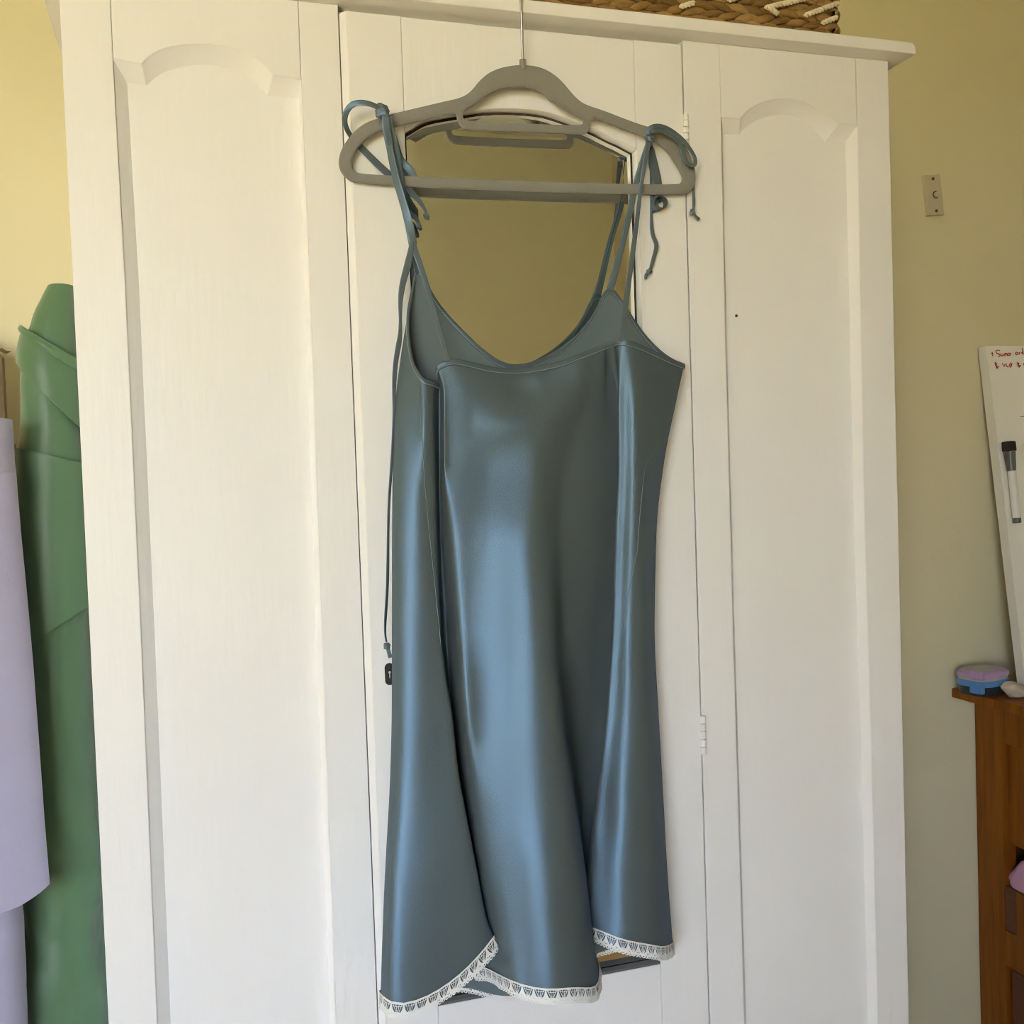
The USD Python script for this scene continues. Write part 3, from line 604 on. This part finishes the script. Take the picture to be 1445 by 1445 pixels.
# left shoulder
rib('strap', [(632, 510, -.071), (620, 465, -.050), (607, 420, -.036), (594, 378, -.028), (583, 345, -.026), (577, 320, -.027), (569, 285, -.026), (560, 248, -.029), (551, 210, -.034), (546, 185, -.038), (545, 163, -.041)], wid=[.0066, .0066, .0072, .0088, .0098, .0092])
rib('strap', [(590, 384, -.014), (585, 362, -.017), (580, 338, -.020), (575, 312, -.020), (570, 285, -.021), (565, 255, -.022), (560, 225, -.024), (556, 205, -.027), (550, 180, -.034), (547, 163, -.040)], wid=[.010, .0080, .0095, .0095], twist=.8, tw0=-.4)
rib('strap', [(583, 345, -.022), (578, 318, -.030), (572, 296, -.032), (564, 270, -.030), (556, 240, -.034), (549, 205, -.036)], wid=.0090, tw0=.3, twist=.6)
rib('strap_tail', [(581, 340, -.026), (580, 352, -.028), (575, 375, -.030), (568, 402, -.032), (565, 430, -.033), (565, 465, -.034), (563, 484, -.034), (558, 515, -.035), (556, 560, -.037), (555.5, 600, -.038), (553, 650, -.040), (549, 710, -.041), (547.5, 780, -.042), (546, 840, -.043), (543.5, 885, -.043), (545.5, 906, -.044)],
    wid=[.005, .0085, .0075, .004, .0072, .0066, .004, .0050, .0046, .0044, .0065, .0072, .004], twist=1.1, n=150)
obj('tail_knot', knot(546, 912, -.044, .0042, 2), 'satin_ribbon', D, smooth=60)
rib('strap_tail', [(546, 911, -.044), (548, 918, -.045), (551, 928, -.045)], wid=[.003, .0045, .0052])
obj('bow_knot', knot(540, 157.5, -.038, .0085, 1), 'satin_ribbon', D, smooth=60)
rib('bow_loop', [(539, 156, -.038), (528, 149, -.041), (512, 145, -.041), (497, 148, -.038), (488, 160, -.034), (487, 174, -.028), (492, 187, -.021), (502, 200, -.012), (515, 214, -.011), (530, 229, -.011), (544, 242, -.011), (556, 253, -.010)], wid=[.0060, .0068, .0066, .0066, .0080, .0098, .0108, .0110], face=(.1, -1, .1), twist=.25)
rib('bow_tail', [(548, 165, -.038), (551, 180, -.030), (554, 192, -.016), (560, 212, -.012), (567, 228, -.012), (577, 238, -.013), (583, 250, -.011), (580, 258, -.009)], wid=[.006, .009, .0095, .009, .0095, .008], tw0=.4, twist=-.9)
rib('bow_tail', [(553, 192, -.016), (562, 222, -.012), (570, 245, -.011), (577, 266, -.011), (588, 280, -.014), (597, 292, -.016), (602, 303, -.017), (604, 310, -.017)], wid=[.008, .0088, .0090, .0092, .0092, .0072, .0042, .0048], twist=.5)
obj('tail_knot', knot(601.5, 305, -.017, .0034, 4), 'satin_ribbon', D, smooth=60)
rib('bow_tail', [(568, 262, -.012), (574, 284, -.010), (578, 300, -.010), (585, 306, -.010), (590, 314, -.010), (594, 325, -.010)], wid=[.005, .0055, .0065, .0080, .0055, .0045], tw0=.3)
obj('tail_knot', knot(591, 319, -.010, .0032, 6), 'satin_ribbon', D, smooth=60)
# right shoulder
rib('strap', [(877, 482, -.081), (881, 445, -.066), (887, 400, -.050), (893, 355, -.038), (899, 310, -.031), (903, 275, -.029), (908, 240, -.033), (913, 212, -.036), (916, 190, -.036)], wid=[.0080, .0076, .0070, .0066, .0058, .0048, .0055, .0082])
rib('strap', [(861, 408, -.014), (869, 380, -.015), (878, 345, -.016), (886, 312, -.015), (892, 285, -.012), (897, 262, -.012), (905, 236, -.016), (912, 214, -.026), (917, 196, -.034)], wid=[.010, .0084, .0078, .0078, .0078, .007])
rib('strap', [(866, 392, -.013), (874, 355, -.014), (882, 318, -.013), (889, 290, -.012), (893, 270, -.011), (902, 238, -.012), (913, 205, -.018)], wid=[.003, .0045, .0055, .006], tw0=.9)
rib('bow_loop', [(914, 189, -.036), (917, 182, -.038), (925, 178, -.039), (936, 179, -.039), (950, 186, -.037), (964, 198, -.035), (974, 211, -.034), (980.5, 224, -.034), (980, 232, -.034), (974, 233, -.034), (967, 225, -.035), (963, 212, -.036), (958, 201, -.037), (945, 190, -.039), (930, 184, -.040), (918, 187, -.040)], wid=[.0075, .007, .0065, .006, .0055, .006, .007, .007, .0070], face=(-.15, -.9, .35), n=140)
obj('bow_knot', knot(917, 197, -.035, .0062, 3), 'satin_ribbon', D, smooth=60)
rib('bow_tail', [(917, 203, -.020), (920, 214, -.013), (922, 232, -.012), (926, 250, -.011), (929, 264, -.011), (929, 278, -.012)], wid=[.003, .009, .0145, .0150, .013, .008], twist=.3)
cu = [(931 + (11 - 6.5 * q) * math.cos(2.2 + q * 9.4), 288 + (11 - 6.5 * q) * math.sin(2.2 + q * 9.4), -.013) for q in np.linspace(0, 1, 20)]
rib('bow_tail', [(927, 258, -.005), (924, 273, -.006)] + cu, wid=.013, tw0=math.pi / 2, th=.0012)
rib('bow_tail', [(919, 210, -.016), (919, 235, -.010), (919, 262, -.0095), (919, 290, -.010), (919.5, 318, -.010), (922, 334, -.010), (926, 345, -.010), (924, 358, -.011), (920, 372, -.011), (917.5, 381, -.011)], wid=[.004, .004, .0036, .0036, .0055, .0062, .0052, .004])
obj('tail_knot', knot(916, 383, -.011, .0036, 5), 'satin_ribbon', D, smooth=60)
rib('bow_tail', [(916, 384, -.011), (912, 388, -.011), (911, 394, -.011)], wid=[.003, .005, .0035])
rib('bow_tail', [(975, 232, -.020), (979, 250, -.012), (978.5, 268, -.008), (979, 284, -.008), (978, 297, -.008)], wid=[.003, .003, .0032, .0045, .0034])
obj('tail_knot', knot(977.5, 300, -.0085, .0042, 7), 'satin_ribbon', D, smooth=60)
rib('bow_tail', [(978, 301, -.0085), (981.5, 305, -.009), (986.5, 310, -.009)], wid=[.003, .0038, .0055])
# side seam ridges that show as thin lines on the satin
def project(pts):
    """carries pixels on to the nearest visible cloth surface"""
    import trimesh.ray
    O = np.array([EYE] * len(pts)); Dn = np.array([at(a, b, 0) - EYE for a, b in pts]); Dn /= np.linalg.norm(Dn, axis=1, keepdims=True)
    loc, ir, _ = body.ray.intersects_location(O, Dn, multiple_hits=True)
    out = []
    for i in range(len(pts)):
        c = loc[ir == i]
        if len(c): out.append(c[np.argmin(np.linalg.norm(c - EYE, axis=1))] - Dn[i] * .0003)
    return np.array(out)
def linepx(pts, n): return np.c_[np.interp(np.linspace(0, 1, n), np.linspace(0, 1, len(pts)), [p[0] for p in pts]), np.interp(np.linspace(0, 1, n), np.linspace(0, 1, len(pts)), [p[1] for p in pts])]
for pts in ([(591, 548), (594, 600), (600, 687), (605, 742), (611, 798), (617.6, 863), (622, 908)], [(930, 622), (919, 640), (910, 661), (904, 716), (899, 781), (888, 830), (878, 889)]):
    P = project(linepx(pts, 40))
    if len(P) > 5: obj('side_seam', tube(P, .0005, 6), 'satin_inside', D, smooth=60)

# ------------------------------------------------------------------ bolts of cloth beside the wardrobe
def bolt_surface(zs, cx, cy, rx, ry, steps=(), seed=0, wr_amp=.004, n=96, axis=(0, 0)):
    th = np.linspace(0, 2 * math.pi, n, endpoint=False); S = np.zeros((len(zs), n, 3))
    for i, z in enumerate(zs):
        c, s = np.cos(th), np.sin(th)
        x = c * rx[i]; y = s * ry[i]
        X = cx[i] + x; Yv = cy[i] + y
        P = np.c_[X, Yv, np.full(n, z)]
        f = np.ones(n)
        for (xa, za, xb, zb_, dr, sharp) in steps:          # a fold: cloth below the slanted line lies dr further out
            zl = za + (zb_ - za) * (X - xa) / (xb - xa)
            f_ = np.clip((zl - z) / sharp, 0, 1); add = dr * (f_ * f_ * (3 - 2 * f_)) * np.exp(-np.clip(zl - z, 0, None) / .35)
            x2 = c * add; y2 = s * add; P[:, 0] += x2; P[:, 1] += y2
        wv = (meshkit.fbm(np.c_[P[:, 0] * 24, P[:, 1] * 24, P[:, 2] * 19 + P[:, 0] * 15], 3, seed) - .5) * (wr_amp[i] if np.ndim(wr_amp) else wr_amp)
        P[:, 0] += c * wv; P[:, 1] += s * wv
        S[i] = P
    return S
def tube_mesh(S, cap=True):
    nz, n = S.shape[:2]; V = S.reshape(-1, 3); idx = np.arange(nz * n).reshape(nz, n); a = np.hstack([idx, idx[:, :1]])
    q = np.stack([a[:-1, :-1], a[:-1, 1:], a[1:, 1:], a[1:, :-1]], -1).reshape(-1, 4); F = np.vstack([q[:, [0, 1, 2]], q[:, [0, 2, 3]]])
    if cap:
        V = np.vstack([V, S[0].mean(0), S[-1].mean(0)]); b = len(V) - 2
        F = np.vstack([F, [[b, (k + 1) % n, k] for k in range(n)], [[b + 1, (nz - 1) * n + k, (nz - 1) * n + (k + 1) % n] for k in range(n)]])
    T_ = trimesh.Trimesh(V, F, process=False); trimesh.repair.fix_normals(T_); return T_
GY = 0.15
gxr = -0.012
edge = np.array([(at(p, q, GY)[2], at(p, q, GY)[0]) for p, q in [(22, 1445), (23, 1100), (25, 900), (27, 780), (25, 715), (27, 690), (28, 640), (29, 600), (30.5, 517), (31, 510)]])
ztg = at(68, 404, GY)[2]
zs = np.r_[np.linspace(0.0, edge[-1, 0], 150), np.linspace(edge[-1, 0], ztg, 26)[1:]]
lx = np.interp(zs, edge[:, 0], edge[:, 1])
ln = np.array([(at(p, q, GY)[2], at(p, q, GY)[0]) for p, q in [(31, 510), (38, 470), (46, 448), (57, 424), (68, 404)]])
lx = np.where(zs > edge[-1, 0], np.interp(zs, ln[:, 0], ln[:, 1]), lx)
rxg = (gxr - lx) / 2; cxg = (gxr + lx) / 2; ryg = np.minimum(.068, rxg * 1.0 + .004)
def L(p1, p2, dr, sharp): a, b = at(*p1, GY - .06), at(*p2, GY - .06); return (a[0], a[2], b[0], b[2], dr, sharp)
steps = [L((28, 640), (116, 675), .0030, .006), L((50, 925), (124, 860), -.0035, .004), L((35, 1278), (146, 1276), .003, .012)]
gb = thing('fabric_bolt', 'tall green bolt of satin cloth standing between wardrobe and lilac bolt', 'fabric bolt', (-.08, GY, 0))
obj('roll', tube_mesh(bolt_surface(zs, cxg, np.full(len(zs), GY), rxg, ryg, steps, 3, .006 + .020 * np.clip((at(90, 1090, GY)[2] - zs) / .12, 0, 1))), 'green_cloth', gb, smooth=50)
# the collar of cloth turned over near its top: a shell with a slanting upper and lower edge
nth = 60; th = np.linspace(-math.pi * 1.08, .12, nth)
def collar(tp, bp, grow):
    """a loose wrap between two slanted lines, following the roll"""
    S = np.zeros((nth, 9, 3))
    for i, a in enumerate(th):
        for j, q in enumerate(np.linspace(0, 1, 9)):
            X = cxg[100] + math.cos(a) * rxg[100]
            k = (math.cos(a) + 1) / 2
            zt_, zb_ = np.interp(k, tp[0], tp[1]), np.interp(k, bp[0], bp[1]); z = zt_ + (zb_ - zt_) * q
            rr, cc = np.interp(z, zs, rxg), np.interp(z, zs, cxg); ry_ = np.interp(z, zs, ryg)
            gr = grow + .0018 * math.sin(3.1 * q) + (.002 if q == 0 else 0)
            S[i, j] = (cc + math.cos(a) * (rr + gr), GY + math.sin(a) * (ry_ + gr), z)
    inn = S.copy(); inn[..., 1] += .0; 
    for i, a in enumerate(th): inn[i, :, 0] -= math.cos(a) * .0016; inn[i, :, 1] -= math.sin(a) * .0016
    A = grid_mesh(np.concatenate([S, inn[:, ::-1]], 1), False); return A
zz = lambda q: at(60, q, GY - .06)[2]
obj('collar', collar(([0, .15, .5, .75, 1], [zz(452), zz(462), zz(480), zz(497), zz(512)]), ([0, .15, .5, .8, 1], [zz(502), zz(522), zz(556), zz(588), zz(606)]), .0060), 'green_cloth', gb, smooth=60)
obj('wrap', collar(([0, .1, .5, .8, 1], [zz(621), zz(630), zz(641), zz(650), zz(656)]), ([0, .2, .5, .8, 1], [zz(925), zz(915), zz(893), zz(872), zz(860)]), .0075), 'green_cloth', gb, smooth=60)
obj('collar', collar(([0, .2, .5, .8, 1], [zz(448), zz(460), zz(478), zz(497), zz(502)]), ([0, .15, .5, .8, 1], [zz(456), zz(470), zz(492), zz(512), zz(520)]), .0095), 'green_cloth', gb, smooth=60)

LY = 0.072
lb = thing('fabric_bolt', 'tall lilac bolt of cloth with a loose flap, leftmost of the two fabric bolts', 'fabric bolt', (at(-40, 900, LY)[0], LY, 0))
zl = np.linspace(0, at(14, 592, LY)[2], 120)
er = np.array([(at(p, q, LY)[2], at(p, q, LY)[0]) for p, q in [(37, 1445), (32, 1320), (31, 1286), (26, 900), (22, 700), (18, 600)]])
rx_ = 0.058
cxl = np.interp(zl, er[:, 0], er[:, 1]) - rx_
st = [( -1, at(30, 1319, LY - .05)[2], 0, at(30, 1319, LY - .05)[2], .0012, .002), (-1, at(20, 660, LY)[2], 0, at(20, 660, LY)[2], .0010, .002)]
Sl = bolt_surface(zl, cxl, np.full(len(zl), LY), np.full(len(zl), rx_), np.full(len(zl), rx_), st, 9, .002)
obj('roll', tube_mesh(Sl), 'lilac_cloth', lb, smooth=50)
fl = []
zf = np.linspace(at(40, 1281, LY - .06)[2], at(20, 665, LY - .06)[2], 50)
fe = np.array([(at(p, q, LY - .02)[2], at(p, q, LY - .02)[0]) for p, q in [(71.5, 1272), (63, 1170), (55, 1060), (46, 940), (37, 840), (29, 760), (23, 690), (21, 660)]])
tf = np.linspace(-math.pi * 0.98, -.22, 40)
SF = np.zeros((40, 50, 3))
for i, a in enumerate(tf):
    for j, z in enumerate(zf):
        c0 = np.interp(z, zl, cxl); re = np.interp(z, fe[:, 0], fe[:, 1]); k = (a - tf[0]) / (tf[-1] - tf[0])
        R = rx_ + .004 + .012 * (1 - j / 49)
        x = c0 + math.cos(a) * R; xe = re
        x = x + (re - (c0 + math.cos(tf[-1]) * R)) * k ** 2.2
        y = LY + math.sin(a) * R + .004 * math.sin(k * 9 + 1) * (1 - j / 49)
        zd = z + (at(71.5, 1272, LY)[2] - at(71.5, 1282, LY)[2]) * max(0, (k - .80) / .2) * (1 - j / 49) - .006 * (1 - k) * (1 - j / 49)
        SF[i, j] = (x, y, zd)
inn = SF.copy(); inn[..., 1] += .0014
obj('flap', grid_mesh(np.concatenate([SF, inn[:, ::-1]], 1), False), 'lilac_cloth', lb, smooth=60, label='loose outer flap of lilac cloth')
bd_x = at(4.5, 540, .40)[0]
bdz = at(2, 492, .40)[2]
bd = thing('board', 'narrow brown board standing against the wall behind the lilac bolt', 'board', (bd_x - .05, .41, 0))
obj('plank', polyXZ(Polygon([(bd_x - .10, 0), (bd_x, 0), (bd_x, bdz - .012), (bd_x - .012, bdz + .004), (bd_x - .04, bdz + .02), (bd_x - .10, bdz + .03)]), .40, .42), 'brown_board', bd)
sp = at(5, 497, .40)
obj('splinter', tube([sp + [-.004, .002, .004], sp + [.003, 0, 0], sp + [.009, 0, .001]], [.003, .0025, .0006], 6), 'brown_board', bd)

# ------------------------------------------------------------------ fixture on the wall
pl = [at(a, b, YF) for a, b in ((1299.5, 249.5), (1322.5, 247), (1328, 303.5), (1306, 307))]
pc = np.mean(pl, 0); e1 = (pl[1] - pl[0] + pl[2] - pl[3]) / 2; e2 = (pl[0] - pl[3] + pl[1] - pl[2]) / 2
ang = math.atan2(-e2[0], e2[2]); W_, H_ = np.linalg.norm(e1), np.linalg.norm(e2)
Rm = trimesh.transformations.rotation_matrix(-ang, [0, 1, 0]); Rm[:3, 3] = pc
sw = thing('push_button_plate', 'small beige push button plate with two screws on the cream wall', 'switch', tuple(pc))
def put(t): t = t.copy(); t.apply_transform(Rm); return t
obj('plate', put(rbox((-W_ / 2, -.009, -H_ / 2), (W_ / 2, -.0001, H_ / 2), .002)), 'plate_beige', sw)
cyl = lambda r, y0, y1, x, z, n=18: trimesh.creation.cylinder(r, abs(y1 - y0), n, transform=trimesh.transformations.translation_matrix((x, (y0 + y1) / 2, z)) @ trimesh.transformations.rotation_matrix(math.pi / 2, [1, 0, 0]))
obj('button', put(cyl(.0052, -.0125, -.009, 0.003, 0)), 'plate_beige', sw)
aa = np.linspace(math.radians(45), math.radians(310), 24)
obj('button_ring', put(tube([(0.003 + .0062 * math.cos(a), -.0092, .0062 * math.sin(a)) for a in aa], .0011, 6)), 'screw_dark', sw)
for s in (1, -1): obj('screw', put(cyl(.0029, -.0104, -.009, 0.0005, s * H_ * .395, 12)), 'screw_dark', sw)

# ------------------------------------------------------------------ chest of drawers at the right
tc = at(1340.5, 970.4, YF); ZCT = tc[2]; XT = tc[0]; ZCB = at(1340.5, 983.5, YF)[2]
XF = at(1376, 1100, YF)[0]
YN = -0.45
ch = thing('chest_of_drawers', 'orange oak chest of drawers in the corner right of the wardrobe', 'chest of drawers', (XF + .2, 0.0, 0))
XB = XR - .004; YE = YF - .003
obj('top', rbox((XT, YN - .03, ZCB), (XB, YE, ZCT), .003), 'oak', ch)
ys1 = atx(1416, 1200, XF)[1]
obj('corner_stile', bx((XF, ys1, 0.0), (XF + .03, YE, ZCB)), 'oak', ch)
obj('corner_stile', bx((XF, YN, 0.0), (XF + .03, YN + .05, ZCB)), 'oak', ch)
zr1 = atx(1420, 1050, XF)[2]
obj('front_rail', bx((XF + .001, YN + .05, zr1), (XF + .03, ys1, ZCB)), 'oak', ch)
obj('carcass', cat([bx((XF + .03, YE - .02, 0.02), (XB, YE, ZCB)), bx((XF + .03, YN, 0.02), (XB, YN + .02, ZCB)), bx((XB - .02, YN + .02, 0.02), (XB, YE - .02, ZCB)), bx((XF + .03, YN + .02, 0.02), (XB - .02, YE - .02, 0.04))]), 'oak_dark', ch)
zdt, zdb_ = atx(1436, 1259, XF)[2], atx(1436, 1322, XF)[2]
zup = atx(1436, 1200, XF)[2]
obj('drawer_front', bx((XF + .014, YN + .052, zup), (XF + .030, ys1 - .002, zr1 - .002)), 'oak', ch)
lowd = obj('drawer_front', bx((XF - .002, YN + .052, zdb_), (XF + .016, atx(1436, 1290, XF)[1], zdt)), 'oak', ch)
obj('end_grain', bx((XF + .001, atx(1436, 1290, XF)[1], zdb_ + .002), (XF + .016, ys1 - .0015, zdt)), 'oak_dark', lowd, label='dark end grain of the drawer front')
obj('drawer_rail', bx((XF + .001, YN + .05, zdb_ - .07), (XF + .03, ys1, zdb_ - .001)), 'oak', ch)
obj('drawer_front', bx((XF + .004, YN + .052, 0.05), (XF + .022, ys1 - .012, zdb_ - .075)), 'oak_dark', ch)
# pink cloth spilling over the drawer front
pk = atx(1446, 1232, XF + .01); S = trimesh.creation.icosphere(4, 1.0); v = S.vertices
k = 1 + .05 * np.sin(v[:, 1] * 6 + v[:, 2] * 5) + .03 * np.cos(v[:, 0] * 11 - v[:, 2] * 8)
yy0 = atx(1421.5, 1245, XF)[1]
zz0 = zdt + .0015
P = v * k[:, None] * [.016, .06, .052]; P[:, 2] = np.maximum(P[:, 2] + .016, 0); P[:, 2] *= np.interp(P[:, 1], [-.05, .03, .055], [1.15, .8, .45]); P[:, 1] += -P[:, 1].max()
S.vertices = P + [XF + .018, yy0 + .016, zz0]
tag(obj('folded_cloth', S, 'pink_cloth', smooth=60), 'soft pink cloth bundle spilling from the oak drawer', 'cloth')

# plastic tub
tbx = atz(1387, 978, ZCT)
tb = thing('storage_tub', 'small clip tub with lilac lid and blue rim at the chest corner', 'container', tuple(tbx))
def ngon(rx, ry, n=48, p=3.2):
    a = np.linspace(0, 2 * math.pi, n, endpoint=False); c, s = np.cos(a), np.sin(a)
    return np.c_[np.sign(c) * np.abs(c) ** (2 / p) * rx, np.sign(s) * np.abs(s) ** (2 / p) * ry]
def loft(levels, rot=0.25, c=tbx, n=48):
    R = np.array([[math.cos(rot), -math.sin(rot)], [math.sin(rot), math.cos(rot)]])
    S = np.array([np.c_[ngon(rx, ry, n) @ R.T + c[:2], np.full(n, c[2] + z * .90)] for rx, ry, z in levels]); return tube_mesh(S)
tk = 0.00122 * 1.0
sc = np.linalg.norm(atz(1423, 979, ZCT) - atz(1350, 979, ZCT)) / 2
obj('tub', loft([(sc * .78, sc * .62, .0006), (sc * .90, sc * .72, .003), (sc * .95, sc * .76, .024)]), 'tub_dark', tb, smooth=40, label='dark see-through tub body')
obj('rim', loft([(sc * .96, sc * .77, .021), (sc * 1.0, sc * .80, .023), (sc * 1.0, sc * .80, .032), (sc * .97, sc * .78, .034)]), 'tub_blue', tb, smooth=40)
obj('clear_band', loft([(sc * .95, sc * .76, .034), (sc * .95, sc * .76, .040)]), 'tub_clear', tb, smooth=40)
lid = obj('lid', loft([(sc * .98, sc * .78, .040), (sc * 1.0, sc * .80, .042), (sc * .99, sc * .79, .049), (sc * .90, sc * .71, .053), (sc * .72, sc * .55, .0535)]), 'tub_lilac', tb, smooth=40)
obj('lid_window', loft([(sc * .66, sc * .50, .0534), (sc * .64, sc * .48, .0550)]), 'tub_clear', lid, smooth=40)
def clip(c2, w2, z0, z1, dx, m_):
    a = tbx + np.array([dx[0], dx[1], 0]); t = rbox((-w2, -.006, z0), (w2, .006, z1), .0025); t.apply_transform(trimesh.transformations.rotation_matrix(c2, [0, 0, 1])); t.apply_translation(a); return t
for sg in (-1,):
    dxy = np.array([math.cos(.62), math.sin(.62)]) * sc * .93 * sg
    obj('clip', clip(.25 + math.pi / 2, .014, .034, .050, dxy, 0), 'tub_lilac', tb); obj('clip', clip(.25 + math.pi / 2, .013, .007, .029, dxy, 0), 'tub_blue', tb)
# pale crumpled stone next to it
stc = atz(1432, 984, ZCT)
rs = np.random.default_rng(21); q = rs.normal(size=(34, 3)); q /= np.linalg.norm(q, axis=1, keepdims=True)
S = trimesh.convex.convex_hull(q * [.029, .019, .0165] * rs.uniform(.86, 1.08, (34, 1))); S = S.subdivide().subdivide()
trimesh.smoothing.filter_taubin(S, iterations=3)
S.vertices += S.vertex_normals * ((meshkit.fbm(S.vertices * 90 + 4, 3, 5) - .5) * .0035)[:, None]
S.apply_transform(trimesh.transformations.rotation_matrix(.35, [0, 1, 0]))
S.vertices = S.vertices - [0, 0, S.vertices[:, 2].min() - .0004] + stc
tag(obj('stone', S, 'stone', smooth=50), 'pale rough stone beside the tub on the chest', 'stone')

# ------------------------------------------------------------------ whiteboard leaning on the wall
tl_b = at(1380, 491.5, YF - .004)                   # top left corner at the wall
XWb = tl_b[0]
bl = atx(1441, 962, XWb - 0.0)                      # lower end of the same edge
# where that edge meets the chest top
ybt = None
for Yq in np.linspace(YF - .01, YF - .30, 400):
    q = np.array([XWb, Yq, ZCT]); d = q - EYE; px = 722.5 + 1445 * d.dot(RIGHT) / d.dot(FWD)
    if px >= 1436.5: ybt = Yq; break
ybt = ybt if ybt is not None else YF - .12
bot = np.array([XWb, ybt, ZCT + .001]); upv = tl_b - bot; HB = np.linalg.norm(upv); upv /= HB
xv = np.array([1.0, 0, 0]); nv = np.cross(xv, upv); nv = -nv if nv[1] > 0 else nv   # out of the board towards the room
tb_t = np.linalg.norm(at(1393.5, 488, YF - .02) - at(1380.5, 488, YF - .02)) * 0.98 / 1.0
BT = 0.021
wb = thing('whiteboard', 'whiteboard with red handwriting leaning on the wall above the chest', 'whiteboard', tuple(bot))
def brd(x0, x1, u0, u1, n0, n1):
    t = trimesh.creation.box((1, 1, 1)); vv_ = t.vertices + .5
    x = x0 + (x1 - x0) * vv_[:, 0]; u = u0 + (u1 - u0) * vv_[:, 1]; n_ = n0 + (n1 - n0) * vv_[:, 2]
    t.vertices = bot + np.outer(x, xv) + np.outer(u, upv) + np.outer(n_, nv); trimesh.repair.fix_normals(t); return t
BWd = min(.40, XR - XWb - .01)
obj('frame', brd(0, BWd, 0, HB, 0, BT), 'board_edge', wb)
obj('writing_surface', brd(.001, BWd - .001, .001, HB - .001, BT, BT + .0008), 'board_white', wb)
def onb(px, py, lift=.0016):                         # a pixel on the board's face
    d = FWD * 1445.0 + RIGHT * (px - 722.5) + UP * (722.5 - py); p0 = bot + nv * (BT + lift)
    return EYE + d * ((p0 - EYE).dot(nv) / d.dot(nv))
def zoomed(pts): return [(1390 + a * 55 / 1445, 480 + b * 55 / 1445) for a, b in pts]
def strokes(ls, r):
    out = []
    for l_ in ls:
        P = np.array([onb(a, b) for a, b in zoomed(l_)])
        P = spline(P, max(6, len(P) * 4)) if len(P) > 2 else P
        t = tube(P, r, 6); c = t.vertices.copy(); rel = (c - (bot + nv * (BT + .0008))) @ nv
        t.vertices = c - np.outer(rel - np.clip(rel, 0.0001, .0009), nv); out.append(t)
    return cat(out)
ink = .0009
line1 = [[(245, 500), (275, 455)], [(275, 455), (295, 600)],
         [(560, 395), (480, 370), (410, 410), (430, 470), (520, 510), (560, 560), (530, 605), (500, 590)],            # S
         [(600, 500), (600, 560), (625, 590), (660, 560), (660, 500), (685, 590)],                                   # u
         [(730, 590), (735, 500), (765, 490), (775, 580), (790, 495), (815, 495), (825, 575)],                        # m
         [(905, 480), (865, 490), (860, 550), (890, 575), (920, 540), (925, 475), (965, 560)],                        # a
         [(1180, 445), (1145, 470), (1150, 530), (1190, 540), (1215, 495), (1180, 445)], [(1255, 460), (1275, 540)], [(1265, 485), (1300, 445)], [(1440, 440), (1370, 460), (1370, 500), (1440, 495)], [(1375, 300), (1410, 490)]]
line2 = [[(370, 800), (460, 1070)], [(350, 870), (440, 880), (380, 930), (480, 970), (420, 1020)],
         [(640, 850), (725, 975), (735, 870)], [(800, 870), (800, 960), (840, 990), (880, 960)], [(900, 890), (935, 1030)], [(905, 930), (950, 890), (975, 940), (925, 975)], [(960, 820), (1000, 975)], [(940, 880), (1030, 880)],
         [(1205, 810), (1280, 1010)], [(1190, 860), (1260, 870), (1220, 920), (1310, 940), (1260, 980)], [(1450, 850), (1430, 900), (1455, 930)]]
obj('red_writing', strokes(line1, ink), 'red_ink', wb, smooth=False); obj('red_writing', strokes(line2, ink), 'red_ink', wb, smooth=False)
t = tube([onb(1440.5, 587.4), onb(1452, 587)], .0006, 6); obj('black_mark', t, 'black_ink', wb, smooth=False)
# marker held on the board
def mk(px, py, lift): return onb(px, py, lift)
mkr = thing('marker_pen', 'white marker with black eraser cap stuck on the whiteboard', 'marker', tuple(onb(1429, 680)))
def seg(a, b, r0, r1, lift=.0115, n=16):
    A, B = onb(*a, lift), onb(*b, lift); return tube(np.array([A, A + (B - A) * .03, A + (B - A) * .97, B]), [r0 * .86, r0, r1, r1 * .9], n)
sx = np.linalg.norm(onb(1429, 680) - onb(1430, 680))
obj('eraser', seg((1423.3, 623.5), (1424.3, 636.5), sx * 7.4, sx * 7.6), 'felt_black', mkr, smooth=50)
obj('cap', seg((1424.3, 636.5), (1427.6, 664.5), sx * 6.6, sx * 4.9), 'cap_grey', mkr, smooth=40)
obj('clip', seg((1419.5, 638), (1420.8, 647), sx * 1.6, sx * 1.2, .0125, 8), 'cap_grey', mkr, smooth=40)
obj('barrel', seg((1427.6, 664.5), (1435, 731), sx * 4.8, sx * 4.8), 'barrel_white', mkr, smooth=40)
obj('end_plug', seg((1434.9, 731), (1435.6, 738), sx * 4.5, sx * 4.5), 'cap_grey', mkr, smooth=40)
